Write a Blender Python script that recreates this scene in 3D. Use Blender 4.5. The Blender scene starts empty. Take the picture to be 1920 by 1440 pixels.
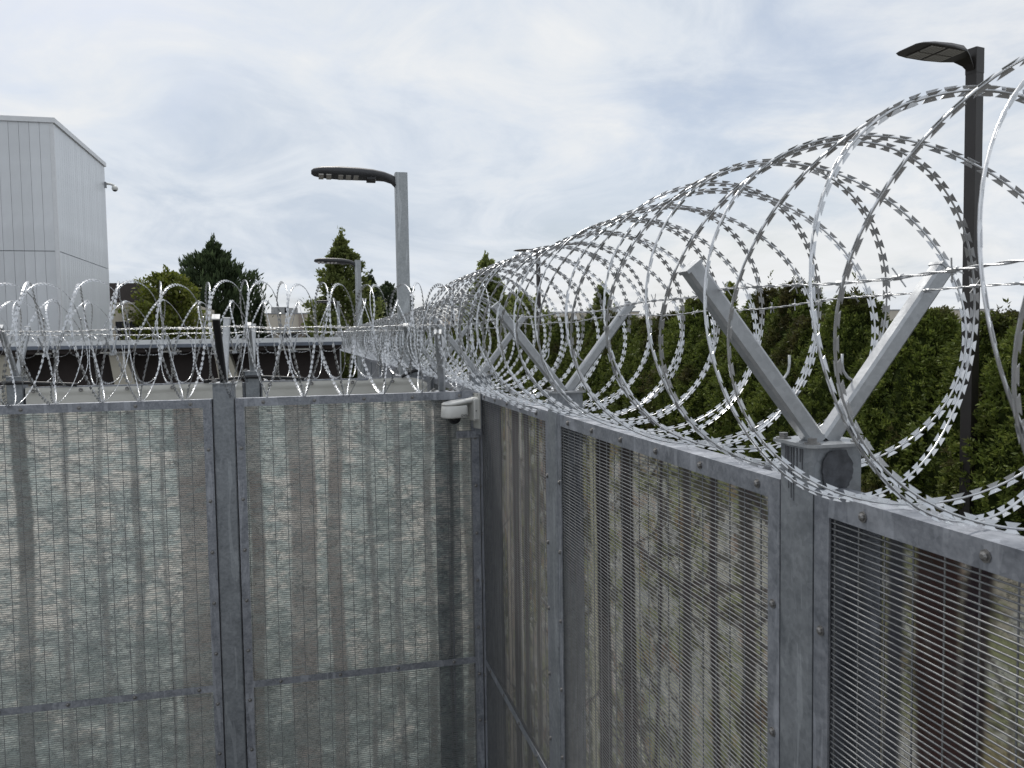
import bpy, math, random
import numpy as np
from mathutils import Vector, Matrix

# ------------------------------------------------------------------ camera, world, sun, exposure
CAM = Vector((-1.0436, -5.1259, 3.30))
YAW, PITCH, ROLL, FPX = 0.24142, 0.05609, -0.01551, 1530.7
scene = bpy.context.scene
COL = scene.collection
cd = bpy.data.cameras.new('camera'); cam = bpy.data.objects.new('camera', cd); COL.objects.link(cam)
_f = Vector((math.sin(YAW)*math.cos(PITCH), math.cos(YAW)*math.cos(PITCH), -math.sin(PITCH)))
_r = Vector((math.cos(YAW), -math.sin(YAW), 0)); _u = _r.cross(_f)
_c, _s = math.cos(ROLL), math.sin(ROLL)
_R, _U = _c*_r + _s*_u, -_s*_r + _c*_u
cam.matrix_world = Matrix(((_R.x, _U.x, -_f.x, CAM.x), (_R.y, _U.y, -_f.y, CAM.y), (_R.z, _U.z, -_f.z, CAM.z), (0, 0, 0, 1)))
cd.sensor_width = 36.0; cd.lens = FPX/1920*36; cd.clip_start = 0.05; cd.clip_end = 3000
cd.dof.use_dof = True; cd.dof.focus_distance = 3.6; cd.dof.aperture_fstop = 15
scene.camera = cam

SUN_EL, SUN_AZ = math.radians(55), math.radians(352)      # azimuth clockwise from +Y
w = bpy.data.worlds.new('World'); scene.world = w; w.use_nodes = True
nt = w.node_tree; nt.nodes.clear()
def WN(t, **k):
    n = nt.nodes.new(t)
    for a, b in k.items(): setattr(n, a, b)
    return n
def wmath(op, a, b=None, clamp=False):
    n = WN('ShaderNodeMath', operation=op, use_clamp=clamp)
    for i, v in enumerate((a, b)):
        if v is None: continue
        if isinstance(v, (int, float)): n.inputs[i].default_value = v
        else: nt.links.new(v, n.inputs[i])
    return n.outputs[0]
sky = WN('ShaderNodeTexSky', sky_type='NISHITA', sun_disc=False, sun_elevation=SUN_EL, sun_rotation=SUN_AZ)
sky.air_density = 1.0; sky.dust_density = 3.0; sky.ozone_density = 1.0
bg_sky = WN('ShaderNodeBackground'); bg_sky.inputs[1].default_value = 0.11
nt.links.new(sky.outputs[0], bg_sky.inputs[0])
tc = WN('ShaderNodeTexCoord'); sep = WN('ShaderNodeSeparateXYZ'); nt.links.new(tc.outputs['Generated'], sep.inputs[0])
zc = wmath('ADD', wmath('MAXIMUM', sep.outputs[2], 0.0), 0.30)
cmb = WN('ShaderNodeCombineXYZ')
nt.links.new(wmath('DIVIDE', sep.outputs[0], zc), cmb.inputs[0]); nt.links.new(wmath('DIVIDE', sep.outputs[1], zc), cmb.inputs[1])
cmb.inputs[2].default_value = 3.7
def wnoise(scale, detail, rough, dist, off):
    mp = WN('ShaderNodeMapping'); mp.inputs[1].default_value = off
    nt.links.new(cmb.outputs[0], mp.inputs[0])
    n = WN('ShaderNodeTexNoise'); n.inputs['Scale'].default_value = scale; n.inputs['Detail'].default_value = detail
    n.inputs['Roughness'].default_value = rough; n.inputs['Distortion'].default_value = dist
    nt.links.new(mp.outputs[0], n.inputs['Vector']); return n.outputs[0]
def wramp(src, stops):
    r = WN('ShaderNodeValToRGB'); e = r.color_ramp.elements
    while len(e) < len(stops): e.new(0.5)
    for i, (p, c) in enumerate(stops):
        e[i].position = p; e[i].color = (c[0], c[1], c[2], 1) if isinstance(c, tuple) else (c, c, c, 1)
    nt.links.new(src, r.inputs[0]); return r.outputs[0]
big = wnoise(0.75, 9, 0.58, 0.6, (2.3, 0.9, 0)); fine = wnoise(2.6, 10, 0.62, 0.8, (5.1, 3.3, 1))
cover = wramp(wmath('ADD', wmath('MULTIPLY', big, 0.62), wmath('MULTIPLY', fine, 0.38)), [(0.40, 0.55), (0.475, 0.84), (0.545, 0.99)])
ccol = wramp(wmath('ADD', wmath('MULTIPLY', wnoise(0.9, 8, 0.55, 0.4, (0, 7, 2)), 0.6), wmath('MULTIPLY', fine, 0.4)),
             [(0.38, (0.52, 0.59, 0.69)), (0.47, (0.68, 0.73, 0.795)), (0.57, (0.80, 0.815, 0.83))])
bg_cl = WN('ShaderNodeBackground'); bg_cl.inputs[1].default_value = 1.0; nt.links.new(ccol, bg_cl.inputs[0])
mx = WN('ShaderNodeMixShader'); nt.links.new(cover, mx.inputs[0]); nt.links.new(bg_sky.outputs[0], mx.inputs[1]); nt.links.new(bg_cl.outputs[0], mx.inputs[2])
wo = WN('ShaderNodeOutputWorld'); nt.links.new(mx.outputs[0], wo.inputs[0])

sl = bpy.data.lights.new('sun', 'SUN'); sun = bpy.data.objects.new('sun', sl); COL.objects.link(sun)
sl.energy = 2.6; sl.angle = math.radians(6); sl.color = (1.0, 0.96, 0.9)
sd = Vector((math.sin(SUN_AZ)*math.cos(SUN_EL), math.cos(SUN_AZ)*math.cos(SUN_EL), math.sin(SUN_EL)))
sun.rotation_euler = sd.to_track_quat('Z', 'Y').to_euler(); sun.location = (0, 0, 30)
vs = scene.view_settings; vs.view_transform = 'Standard'; vs.look = 'None'; vs.exposure = 0.1; vs.gamma = 1.0; vs.use_curve_mapping = False
scene.cycles.max_bounces = 6; scene.cycles.transparent_max_bounces = 6

# ------------------------------------------------------------------ helpers
random.seed(11); RNG = np.random.default_rng(5)
def thing(name, label, cat, loc=(0, 0, 0), rotz=0.0, group=None):
    o = bpy.data.objects.new(name, None); COL.objects.link(o); o.empty_display_size = 0.1
    o.location = loc; o.rotation_euler = (0, 0, rotz); o['label'] = label; o['category'] = cat
    if group: o['group'] = group
    return o
def part(name, me, mat, parent=None, loc=(0, 0, 0), rot=None, scale=None, label=None, kind=None, mw=None):
    o = bpy.data.objects.new(name, me); COL.objects.link(o)
    if mat is not None and len(me.materials) == 0: me.materials.append(mat)
    o.parent = parent
    if mw is not None: o.matrix_local = mw
    else:
        o.location = loc
        if rot: o.rotation_euler = rot
        if scale: o.scale = scale
    if label: o['label'] = label
    if kind: o['kind'] = kind
    return o
def single(name, me, mat, label, cat, group=None, loc=(0, 0, 0), rotz=0):
    o = part(name, me, mat, None, loc, (0, 0, rotz)); o['label'] = label; o['category'] = cat
    if group: o['group'] = group
    return o
def structure(name, me, mat):
    o = part(name, me, mat); o['kind'] = 'structure'; return o

class MB:
    def __init__(s): s.v = []; s.f = []
    def add(s, vs, fs):
        n = len(s.v); s.v += [tuple(p) for p in vs]; s.f += [tuple(i+n for i in f) for f in fs]; return s
    def box(s, x0, x1, y0, y1, z0, z1):
        return s.add([(x0,y0,z0),(x1,y0,z0),(x1,y1,z0),(x0,y1,z0),(x0,y0,z1),(x1,y0,z1),(x1,y1,z1),(x0,y1,z1)],
                     [(3,2,1,0),(4,5,6,7),(0,1,5,4),(1,2,6,5),(2,3,7,6),(3,0,4,7)])
    def loft(s, rings, caps=True, closed=False):
        n = len(rings[0]); base = len(s.v)
        for r in rings: s.v += [tuple(p) for p in r]
        m = len(rings)
        for i in range(m if closed else m-1):
            a, b = base+i*n, base+((i+1) % m)*n
            for j in range(n): s.f.append((a+j, a+(j+1) % n, b+(j+1) % n, b+j))
        if caps and not closed:
            s.f.append(tuple(base+j for j in reversed(range(n)))); s.f.append(tuple(base+(m-1)*n+j for j in range(n)))
        return s
    def chbox(s, x0, x1, y0, y1, z0, z1, c):        # vertical tube with chamfered edges
        def ring(z): return [(x0+c,y0,z),(x1-c,y0,z),(x1,y0+c,z),(x1,y1-c,z),(x1-c,y1,z),(x0+c,y1,z),(x0,y1-c,z),(x0,y0+c,z)]
        return s.loft([ring(z0), ring(z1)])
    def tube(s, pts, r, n=6, caps=True):
        pts = [Vector(p) for p in pts]; rings = []; ref = None
        rr = r if isinstance(r, (list, tuple)) else [r]*len(pts)
        for i, p in enumerate(pts):
            t = (pts[min(i+1, len(pts)-1)] - pts[max(i-1, 0)]).normalized()
            if ref is None: ref = t.orthogonal().normalized()
            ref = (ref - t*ref.dot(t)).normalized(); b = t.cross(ref)
            rings.append([p + (ref*math.cos(a) + b*math.sin(a))*rr[i] for a in (2*math.pi*k/n for k in range(n))])
        return s.loft(rings, caps)
    def lathe(s, prof, n=16, cx=0, cy=0, cz=0):
        return s.loft([[(cx+r*math.cos(2*math.pi*k/n), cy+r*math.sin(2*math.pi*k/n), cz+z) for k in range(n)] for r, z in prof])
    def mesh(s, name, smooth=False):
        me = bpy.data.meshes.new(name); me.from_pydata(s.v, [], s.f); me.update()
        if smooth: me.polygons.foreach_set('use_smooth', [True]*len(me.polygons))
        return me
def npmesh(name, V, F, smooth=False):
    """V (n,3), F (m,k) numpy arrays"""
    V = np.asarray(V, np.float32); F = np.asarray(F, np.int32); k = F.shape[1]
    me = bpy.data.meshes.new(name); me.vertices.add(len(V)); me.vertices.foreach_set('co', V.ravel())
    me.loops.add(F.size); me.loops.foreach_set('vertex_index', F.ravel())
    me.polygons.add(len(F)); me.polygons.foreach_set('loop_start', np.arange(0, F.size, k, dtype=np.int32))
    me.polygons.foreach_set('loop_total', np.full(len(F), k, np.int32))
    if smooth: me.polygons.foreach_set('use_smooth', np.ones(len(F), bool))
    me.update(calc_edges=True); return me

# ------------------------------------------------------------------ materials
def mat_base(name):
    m = bpy.data.materials.new(name); m.use_nodes = True; t = m.node_tree; b = t.nodes['Principled BSDF']; return m, t, b
def ramp(t, src, stops):
    r = t.nodes.new('ShaderNodeValToRGB'); e = r.color_ramp.elements
    while len(e) < len(stops): e.new(0.5)
    for i, (p, c) in enumerate(stops): e[i].position = p; e[i].color = (*c, 1) if isinstance(c, tuple) else (c, c, c, 1)
    t.links.new(src, r.inputs[0]); return r.outputs[0]
def noise(t, scale, detail=4, rough=0.55, dist=0.0, stretch=(1, 1, 1), off=(0, 0, 0), coord='Object'):
    c = t.nodes.new('ShaderNodeTexCoord'); mp = t.nodes.new('ShaderNodeMapping'); mp.inputs['Scale'].default_value = stretch
    mp.inputs['Location'].default_value = off
    t.links.new(c.outputs[coord], mp.inputs[0]); n = t.nodes.new('ShaderNodeTexNoise')
    n.inputs['Scale'].default_value = scale; n.inputs['Detail'].default_value = detail; n.inputs['Roughness'].default_value = rough
    n.inputs['Distortion'].default_value = dist; t.links.new(mp.outputs[0], n.inputs['Vector']); return n.outputs[0]
def mixf(t, a, b, f):
    m = t.nodes.new('ShaderNodeMix'); m.data_type = 'RGBA'
    for s, v in (('A', a), ('B', b)):
        i = [x for x in m.inputs if x.name == s and x.type == 'RGBA'][0]
        if isinstance(v, tuple): i.default_value = (*v, 1)
        else: t.links.new(v, i)
    if isinstance(f, (int, float)): m.inputs[0].default_value = f
    else: t.links.new(f, m.inputs[0])
    return [o for o in m.outputs if o.type == 'RGBA'][0]
def bump(t, b, src, strength, dist=0.002):
    n = t.nodes.new('ShaderNodeBump'); n.inputs['Strength'].default_value = strength; n.inputs['Distance'].default_value = dist
    t.links.new(src, n.inputs['Height']); t.links.new(n.outputs[0], b.inputs['Normal'])
def galv(name, dark, light, scale=14, metal=0.55, rough=(0.38, 0.6), streak=True, stain=None):
    m, t, b = mat_base(name)
    n1 = noise(t, scale, 5, 0.6, 0.6); n2 = noise(t, scale*6, 3, 0.5, 0.2)
    mid = tuple((a+c)/2 for a, c in zip(dark, light))
    col = mixf(t, ramp(t, n1, [(0.32, dark), (0.5, mid), (0.68, light)]), ramp(t, n2, [(0.35, dark), (0.65, light)]), 0.3)
    if streak:                                             # white drips and runs of the zinc bath
        n3 = noise(t, 9, 3, 0.5, 1.2, (1.6, 1.6, 0.22), (3, 1, 2)); f = ramp(t, n3, [(0.56, 0.0), (0.60, 0.42), (0.70, 0.30)])
        col = mixf(t, col, tuple(min(1, c*1.5) for c in light), f)
    vo = t.nodes.new('ShaderNodeTexVoronoi'); vo.inputs['Scale'].default_value = 85; tcv = t.nodes.new('ShaderNodeTexCoord'); t.links.new(tcv.outputs['Object'], vo.inputs['Vector'])
    col = mixf(t, col, ramp(t, vo.outputs['Color'], [(0.1, tuple(c*0.8 for c in dark)), (0.9, tuple(c*1.15 for c in light))]), 0.22)
    t.links.new(col, b.inputs['Base Color']); b.inputs['Metallic'].default_value = metal
    t.links.new(ramp(t, n1, [(0.3, rough[0]), (0.7, rough[1])]), b.inputs['Roughness'])
    bump(t, b, n2, 0.12); return m
def flat(name, col, rough=0.6, metal=0.0, var=0.12, scale=6, detail=5):
    m, t, b = mat_base(name); n = noise(t, scale, detail, 0.6, 0.3)
    t.links.new(ramp(t, n, [(0.3, tuple(c*(1-var) for c in col)), (0.7, tuple(min(1, c*(1+var)) for c in col))]), b.inputs['Base Color'])
    b.inputs['Roughness'].default_value = rough; b.inputs['Metallic'].default_value = metal; return m

M_FRAME = galv('galvanised_frame', (0.165, 0.178, 0.205), (0.375, 0.39, 0.425), 16)
M_POST = galv('galvanised_post', (0.17, 0.185, 0.205), (0.34, 0.36, 0.38), 9)
M_ARM = galv('galvanised_arm', (0.33, 0.345, 0.36), (0.46, 0.475, 0.49), 11, 0.6, (0.3, 0.48), False)
M_LAMP = galv('galvanised_lamp_pole', (0.27, 0.29, 0.30), (0.46, 0.48, 0.49), 22, 0.55)
M_SHEET = flat('grey_sheet', (0.27, 0.28, 0.30), 0.5, 0.3)
def wire_mat(name, lo, hi, metal, rough):
    m, t, b = mat_base(name); n = noise(t, 30, 4)
    t.links.new(ramp(t, n, [(0.3, lo), (0.7, hi)]), b.inputs['Base Color']); b.inputs['Metallic'].default_value = metal
    b.inputs['Roughness'].default_value = rough; return m
M_WIRE = wire_mat('mesh_wire', (0.20, 0.205, 0.21), (0.31, 0.315, 0.32), 0.55, 0.48)
M_RAZOR = wire_mat('razor_wire', (0.52, 0.535, 0.55), (0.72, 0.73, 0.75), 0.9, 0.30)
M_BARBED = wire_mat('barbed_wire', (0.40, 0.41, 0.42), (0.55, 0.56, 0.57), 0.8, 0.38)
M_BOLT = wire_mat('bolt', (0.20, 0.195, 0.19), (0.32, 0.315, 0.31), 0.8, 0.42)
M_BLACK = flat('black_paint', (0.012, 0.012, 0.014), 0.45)
M_CABLE = flat('black_cable', (0.018, 0.018, 0.02), 0.5)
M_WHITECAP = flat('white_cap', (0.78, 0.78, 0.77), 0.5, 0, 0.05)
M_CAMWHITE = flat('camera_white', (0.70, 0.70, 0.67), 0.42, 0, 0.04, 3)
M_GLASSDARK = flat('smoked_dome', (0.015, 0.015, 0.017), 0.08)
M_LAMPHEAD = flat('lamp_dark_grey', (0.045, 0.046, 0.05), 0.5)
M_BROWNPOLE = flat('dark_bronze', (0.030, 0.026, 0.024), 0.45)
M_LED = flat('led_lens', (0.42, 0.40, 0.37), 0.3)
M_INK = flat('dark_lettering', (0.06, 0.06, 0.06), 0.6)
M_STAIN = flat('dark_paint_stain', (0.070, 0.074, 0.084), 0.55, 0.2, 0.5, 40)

# ------------------------------------------------------------------ ground
g = MB(); g.add([(-900, -300, 0), (900, -300, 0), (900, 1500, 0), (-900, 1500, 0)], [(0, 1, 2, 3)])
m, t, b = mat_base('ground_asphalt'); n = noise(t, 1.5, 8, 0.7)
t.links.new(ramp(t, n, [(0.3, (0.07, 0.07, 0.068)), (0.7, (0.13, 0.128, 0.12))]), b.inputs['Base Color']); b.inputs['Roughness'].default_value = 0.9
structure('ground', g.mesh('ground'), m)
g = MB(); g.add([(3.8, -40, 0.004), (5.9, -40, 0.004), (5.9, 90, 0.004), (3.8, 90, 0.004)], [(0, 1, 2, 3)])
structure('planting_bed', g.mesh('planting_bed'), flat('bark_mulch', (0.055, 0.045, 0.036), 0.95, 0, 0.4, 20))

# ------------------------------------------------------------------ printed forest banners (flat print, drawn as colours on a fine grid)
def fbm(h, w_, cells_y, cells_x, seed, octaves=5, gain=0.55):
    r = np.random.default_rng(seed); out = np.zeros((h, w_)); amp = 1.0; tot = 0
    for o in range(octaves):
        ny, nx = int(cells_y*2**o)+2, int(cells_x*2**o)+2
        G = r.random((ny+1, nx+1)); yy = np.linspace(0, ny-1e-3, h); xx = np.linspace(0, nx-1e-3, w_)
        yi = yy.astype(int); xi = xx.astype(int); fy = (yy-yi)[:, None]; fx = (xx-xi)[None, :]
        fy = fy*fy*(3-2*fy); fx = fx*fx*(3-2*fx)
        a = G[yi][:, xi]; b_ = G[yi][:, xi+1]; c = G[yi+1][:, xi]; d = G[yi+1][:, xi+1]
        out += amp*((a*(1-fx)+b_*fx)*(1-fy)+(c*(1-fx)+d*fx)*fy); tot += amp; amp *= gain
    return out/tot
def sstep(a, b_, x): t_ = np.clip((x-a)/(b_-a), 0, 1); return t_*t_*(3-2*t_)
def blend(C, col, m_): C += (np.array(col)[None, None, :]-C)*m_[..., None]
def draw_line(mask, U, Z, pts, wid):
    """pts: polyline [(u,z)], widths linear wid[0]->wid[1]"""
    n_ = len(pts)-1
    for i in range(n_):
        (u0, z0), (u1, z1) = pts[i], pts[i+1]; w0 = wid[0]+(wid[1]-wid[0])*i/n_
        us = U[0]; zs = Z[:, 0]; pad = w0*2+0.012
        ia, ib = np.searchsorted(us, [min(u0, u1)-pad, max(u0, u1)+pad]); ja, jb = np.searchsorted(zs, [min(z0, z1)-pad, max(z0, z1)+pad])
        if ib <= ia or jb <= ja: continue
        uu = U[ja:jb, ia:ib]; zz = Z[ja:jb, ia:ib]; du, dz = u1-u0, z1-z0; L2 = du*du+dz*dz+1e-9
        tt = np.clip(((uu-u0)*du+(zz-z0)*dz)/L2, 0, 1); d = np.hypot(uu-u0-tt*du, zz-z0-tt*dz)
        mask[ja:jb, ia:ib] = np.maximum(mask[ja:jb, ia:ib], 1-sstep(w0*0.6, w0*0.6+0.006, d))
def branch(mask, U, Z, r, u, z, ang, length, wid, depth):
    pts = [(u, z)]; n_ = 7
    for i in range(n_):
        ang += r.uniform(-0.16, 0.16); u += math.cos(ang)*length/n_; z += math.sin(ang)*length/n_; pts.append((u, z))
        if depth > 0 and i > 1 and r.random() < 0.55:
            branch(mask, U, Z, r, u, z, ang+r.choice([-1, 1])*r.uniform(0.35, 0.9), length*r.uniform(0.3, 0.55), wid*0.55, depth-1)
    draw_line(mask, U, Z, pts, (wid, wid*0.3))
def winter_print(U, Z, spec, seed):
    h, w_ = U.shape; r = random.Random(seed); W = U.max(); H = 2.3
    C = np.zeros((h, w_, 3)); C[:] = (0.495, 0.485, 0.45)
    warp = fbm(h, w_, 6, 5, seed+1)-0.5
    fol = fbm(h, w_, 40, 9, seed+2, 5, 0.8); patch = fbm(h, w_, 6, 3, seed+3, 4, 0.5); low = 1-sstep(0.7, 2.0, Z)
    fm = sstep(0.43, 0.55, fol*0.62+patch*0.45+0.12*low-0.03)
    blend(C, (0.345, 0.39, 0.375), fm*0.88)
    blend(C, (0.24, 0.29, 0.29), sstep(0.50, 0.60, fbm(h, w_, 110, 16, seed+14, 4, 0.8)*0.7+fol*0.3)*0.6)
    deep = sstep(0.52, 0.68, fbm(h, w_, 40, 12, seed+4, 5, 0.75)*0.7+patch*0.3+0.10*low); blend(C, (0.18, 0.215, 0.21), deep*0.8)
    for (c, wd, lean, dark, tint) in spec['trunks']:
        cc = c+lean*(Z-1.8)+0.012*np.sin(Z*3.1+c*20)+warp*0.02
        d = np.abs(U-cc); mk = 1-sstep(wd*0.5-0.008, wd*0.5+0.008, d); fade = 0.72+0.28*sstep(0.40, 0.6, fbm(h, w_, 12, 3, int(seed+c*1000), 4))
        blend(C, tuple(dark*0.72*k for k in tint), mk*fade*0.95)
    mask = np.zeros((h, w_))
    for (u, z, a, L, wd) in spec['branches']: branch(mask, U, Z, r, u, z, a, L, wd, 2)
    for _ in range(spec.get('twigs', 26)):
        a = r.choice([-0.55, -0.35, 0.25, 2.7, 3.4])+r.uniform(-0.2, 0.2); branch(mask, U, Z, r, r.uniform(0, W), r.uniform(0.7, 2.9), a, r.uniform(0.2, 0.5), 0.003, 1)
    blend(C, (0.15, 0.165, 0.17), mask*0.6)
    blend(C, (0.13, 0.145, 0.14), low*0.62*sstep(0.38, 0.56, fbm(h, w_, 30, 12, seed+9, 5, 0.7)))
    blend(C, (0.14, 0.17, 0.17), sstep(0.55, 0.63, fbm(h, w_, 130, 22, seed+19, 3, 0.9))*0.55)
    return C
def autumn_print(U, Z, spec, seed):
    h, w_ = U.shape; r = random.Random(seed); W = U.max()
    C = np.zeros((h, w_, 3)); C[:] = spec.get('bg', (0.48, 0.45, 0.38))
    fol = fbm(h, w_, 32, 10, seed+2, 6, 0.78); patch = fbm(h, w_, 4, 4, seed+3, 4, 0.5); warp = fbm(h, w_, 8, 5, seed+1)-0.5
    blend(C, (0.235, 0.245, 0.115), sstep(0.44, 0.53, fol*0.65+patch*0.38)*0.85)
    blend(C, (0.07, 0.062, 0.05), sstep(0.49, 0.57, fbm(h, w_, 40, 13, seed+5, 5, 0.85)*0.75+patch*0.25)*0.8)
    blend(C, (0.52, 0.51, 0.47), sstep(0.57, 0.64, fbm(h, w_, 50, 17, seed+6, 4, 0.8))*0.6)
    blend(C, (0.42, 0.20, 0.12), sstep(0.64, 0.70, fbm(h, w_, 30, 22, seed+7, 3))*0.22)
    for (c, wd, lean, col, ztop, zbot) in spec['trunks']:
        cc = c+lean*(Z-1.8)+0.010*np.sin(Z*4.1+c*20)+warp*0.03
        mk = 1-sstep(wd*0.5-0.01, wd*0.5+0.01, np.abs(U-cc)); mk = mk*sstep(zbot-0.2, zbot, Z)*(1-sstep(ztop, ztop+0.2, Z))
        bark = 0.75+0.5*fbm(h, w_, 10, 60, int(seed+c*777), 3); blend(C, tuple(k*0.45 for k in col) if max(col) < 0.2 else col, mk*0.97*np.clip(bark+0.1, 0, 1))
    mask = np.zeros((h, w_))
    for (u, z, a, L, wd) in spec['branches']: branch(mask, U, Z, r, u, z, a, L, wd, 2)
    for _ in range(24): branch(mask, U, Z, r, r.uniform(0, W), r.uniform(0.7, 2.9), r.uniform(-1.1, 0.9), r.uniform(0.15, 0.45), 0.004, 1)
    blend(C, (0.075, 0.06, 0.06), mask*0.85)
    return C
M_PRINT, t, b = mat_base('printed_banner_cloth')
at_ = t.nodes.new('ShaderNodeVertexColor'); at_.layer_name = 'print'
nz = noise(t, 240, 3, 0.7, 0, (0.35, 0.35, 1.0)); mm = ramp(t, nz, [(0.3, 0.72), (0.7, 1.18)])
mul = t.nodes.new('ShaderNodeMix'); mul.data_type = 'RGBA'; mul.blend_type = 'MULTIPLY'; mul.inputs[0].default_value = 0.7
ia = [x for x in mul.inputs if x.type == 'RGBA']; t.links.new(at_.outputs[0], ia[0]); t.links.new(mm, ia[1])
pc = [o for o in mul.outputs if o.type == 'RGBA'][0]
for sc_, st_, of_ in ((7.0, (1.0, 1.0, 1.7), (1, 2, 3)), (13.0, (0.8, 1.0, 1.9), (7, 1, 5))):
    cn = ramp(t, noise(t, sc_, 5, 0.62, 1.1, st_, of_), [(0.478, 0.0), (0.492, 0.5), (0.497, 0.5), (0.512, 0.0)]); dk = mixf(t, pc, (0.05, 0.055, 0.055), cn); pc = dk
t.links.new(pc, b.inputs['Base Color'])
tl = t.nodes.new('ShaderNodeBsdfTranslucent'); t.links.new(pc, tl.inputs[0]); ms = t.nodes.new('ShaderNodeMixShader'); ms.inputs[0].default_value = 0.45
t.links.new(b.outputs[0], ms.inputs[1]); t.links.new(tl.outputs[0], ms.inputs[2]); t.links.new(ms.outputs[0], t.nodes['Material Output'].inputs[0])
b.inputs['Roughness'].default_value = 0.75; 
b.inputs['Specular IOR Level'].default_value = 0.25
bump(t, b, noise(t, 3.0, 2, 0.5, 0.2, (1.5, 1, 0.5)), 0.5, 0.02)

ZT = 2.965            # top of the mesh panels
def banner_mesh(W, y, fn, spec, seed, gain=1.0):
    us = np.linspace(0.02, W-0.02, int((W-0.04)/0.007)); zs = np.concatenate([[0.12], np.linspace(0.42, ZT-0.02, 350)])
    U, Z = np.meshgrid(us, zs); C = np.clip(fn(U, Z, spec, seed)*gain, 0.01, 0.88)
    V = np.stack([U, y+0.004*np.sin(U*5.0+1.0)*np.sin(Z*1.3), Z], -1).reshape(-1, 3)
    h, w_ = U.shape; i = np.arange(h*w_).reshape(h, w_)
    F = np.stack([i[:-1, :-1], i[:-1, 1:], i[1:, 1:], i[1:, :-1]], -1).reshape(-1, 4)
    me = npmesh('printed_banner', V, F, True)
    ca = me.color_attributes.new('print', 'FLOAT_COLOR', 'POINT')
    ca.data.foreach_set('color', np.concatenate([C.reshape(-1, 3), np.ones((h*w_, 1))], 1).astype(np.float32).ravel()); return me

# ------------------------------------------------------------------ fence panels
bolt_me = MB().lathe([(0.0115, 0), (0.0115, 0.002), (0.008, 0.0022), (0.008, 0.0055), (0.004, 0.008)], 8).mesh('bolt', False)
def mesh_wires(W, z0, z1, pitch_h=0.0127, pitch_v=0.0762, r=0.0019, y=0.0085):
    ho = []
    def rod(p0, p1, ax):                               # six-sided rod
        out = []
        for a in range(6):
            c, s_ = r*math.cos(a*math.pi/3), r*math.sin(a*math.pi/3)
            d = (0, c, s_) if ax == 0 else (c, s_, 0)
            out.append([(p0[k]+d[k]) for k in range(3)]); out.append([(p1[k]+d[k]) for k in range(3)])
        return out
    V = []; F = []
    def emit(vs):
        n_ = len(V); V.extend(vs)
        for a in range(6):
            b_ = (a+1) % 6; F.append((n_+2*a, n_+2*b_, n_+2*b_+1, n_+2*a+1))
    z = z0
    while z < z1: emit(rod((0.006, y, z), (W-0.006, y, z), 0)); z += pitch_h
    u = 0.055
    while u < W-0.03: emit(rod((u, y+2*r, z0-0.02), (u, y+2*r, z1+0.02), 2)); u += pitch_v
    return npmesh('wire_mesh', np.array(V), np.array(F), True)
def fence_panel(label, loc, rotz, W, banner=None, mid=True, rear_w=0.115, wires=True, group=None, bolts=True, cat='fence panel'):
    T = thing('mesh_fence_section', label, cat, loc, rotz, group); FW = 0.05; zb = 0.10
    def L(name, x0, x1, z0, z1, web, y0=0.0, y1=0.040, rear=False, lab=None):
        mb = MB()
        if not rear: mb.box(x0, x1, 0, 0.005, z0, z1)
        else: mb.box(x0, x1, 0.075, 0.080, z0, z1)
        ya, yb = (0.005, 0.040) if not rear else (0.042, 0.075)
        if web == 't': mb.box(x0, x1, ya, yb, z1-0.005, z1)
        if web == 'b': mb.box(x0, x1, ya, yb, z0, z0+0.005)
        if web == 'l': mb.box(x0, x0+0.005, ya, yb, z0, z1)
        if web == 'r': mb.box(x1-0.005, x1, ya, yb, z0, z1)
        return part(name, mb.mesh(name), M_FRAME, T)
    tr = L('top_rail', 0, W, ZT-FW, ZT, 't')
    st1 = L('stile', 0, FW, zb+FW, ZT-FW, 'l'); st2 = L('stile', W-FW, W, zb+FW, ZT-FW, 'r')
    L('bottom_rail', 0, W, zb, zb+FW, 'b')
    md = L('middle_rail', FW, W-FW, 1.19, 1.232, 'b') if mid else None
    L('rear_top_rail', 0, W, ZT-FW, ZT-0.0015, 't', rear=True); L('rear_bottom_rail', 0, W, zb, zb+FW, 'b', rear=True)
    L('rear_stile', 0, rear_w, zb+FW, ZT-FW, 'l', rear=True); L('rear_stile', W-rear_w, W, zb+FW, ZT-FW, 'r', rear=True)
    if wires: part('wire_mesh', mesh_wires(W, zb+0.06, ZT-0.02), M_WIRE, T, kind='stuff')
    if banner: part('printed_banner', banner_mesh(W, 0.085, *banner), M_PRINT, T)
    if bolts:
        R90 = (math.pi/2, 0, 0)
        x = 0.16
        while x < W-0.05: part('bolt', bolt_me, M_BOLT, T, (x, -0.0005, ZT-0.026), R90); x += 0.30
        for xs in (0.026, W-0.026):
            z = ZT-0.30
            while z > 0.7: part('bolt', bolt_me, M_BOLT, T, (xs, -0.0005, z), R90); z -= 0.31
        if mid:
            x = 0.21
            while x < W-0.1: part('bolt', bolt_me, M_BOLT, T, (x, -0.0005, 1.212), R90); x += 0.36
    return T
GT = (1.0, 1.03, 1.0); BR = (1.05, 0.98, 0.92); BK = (1.0, 0.88, 0.90)
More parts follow.
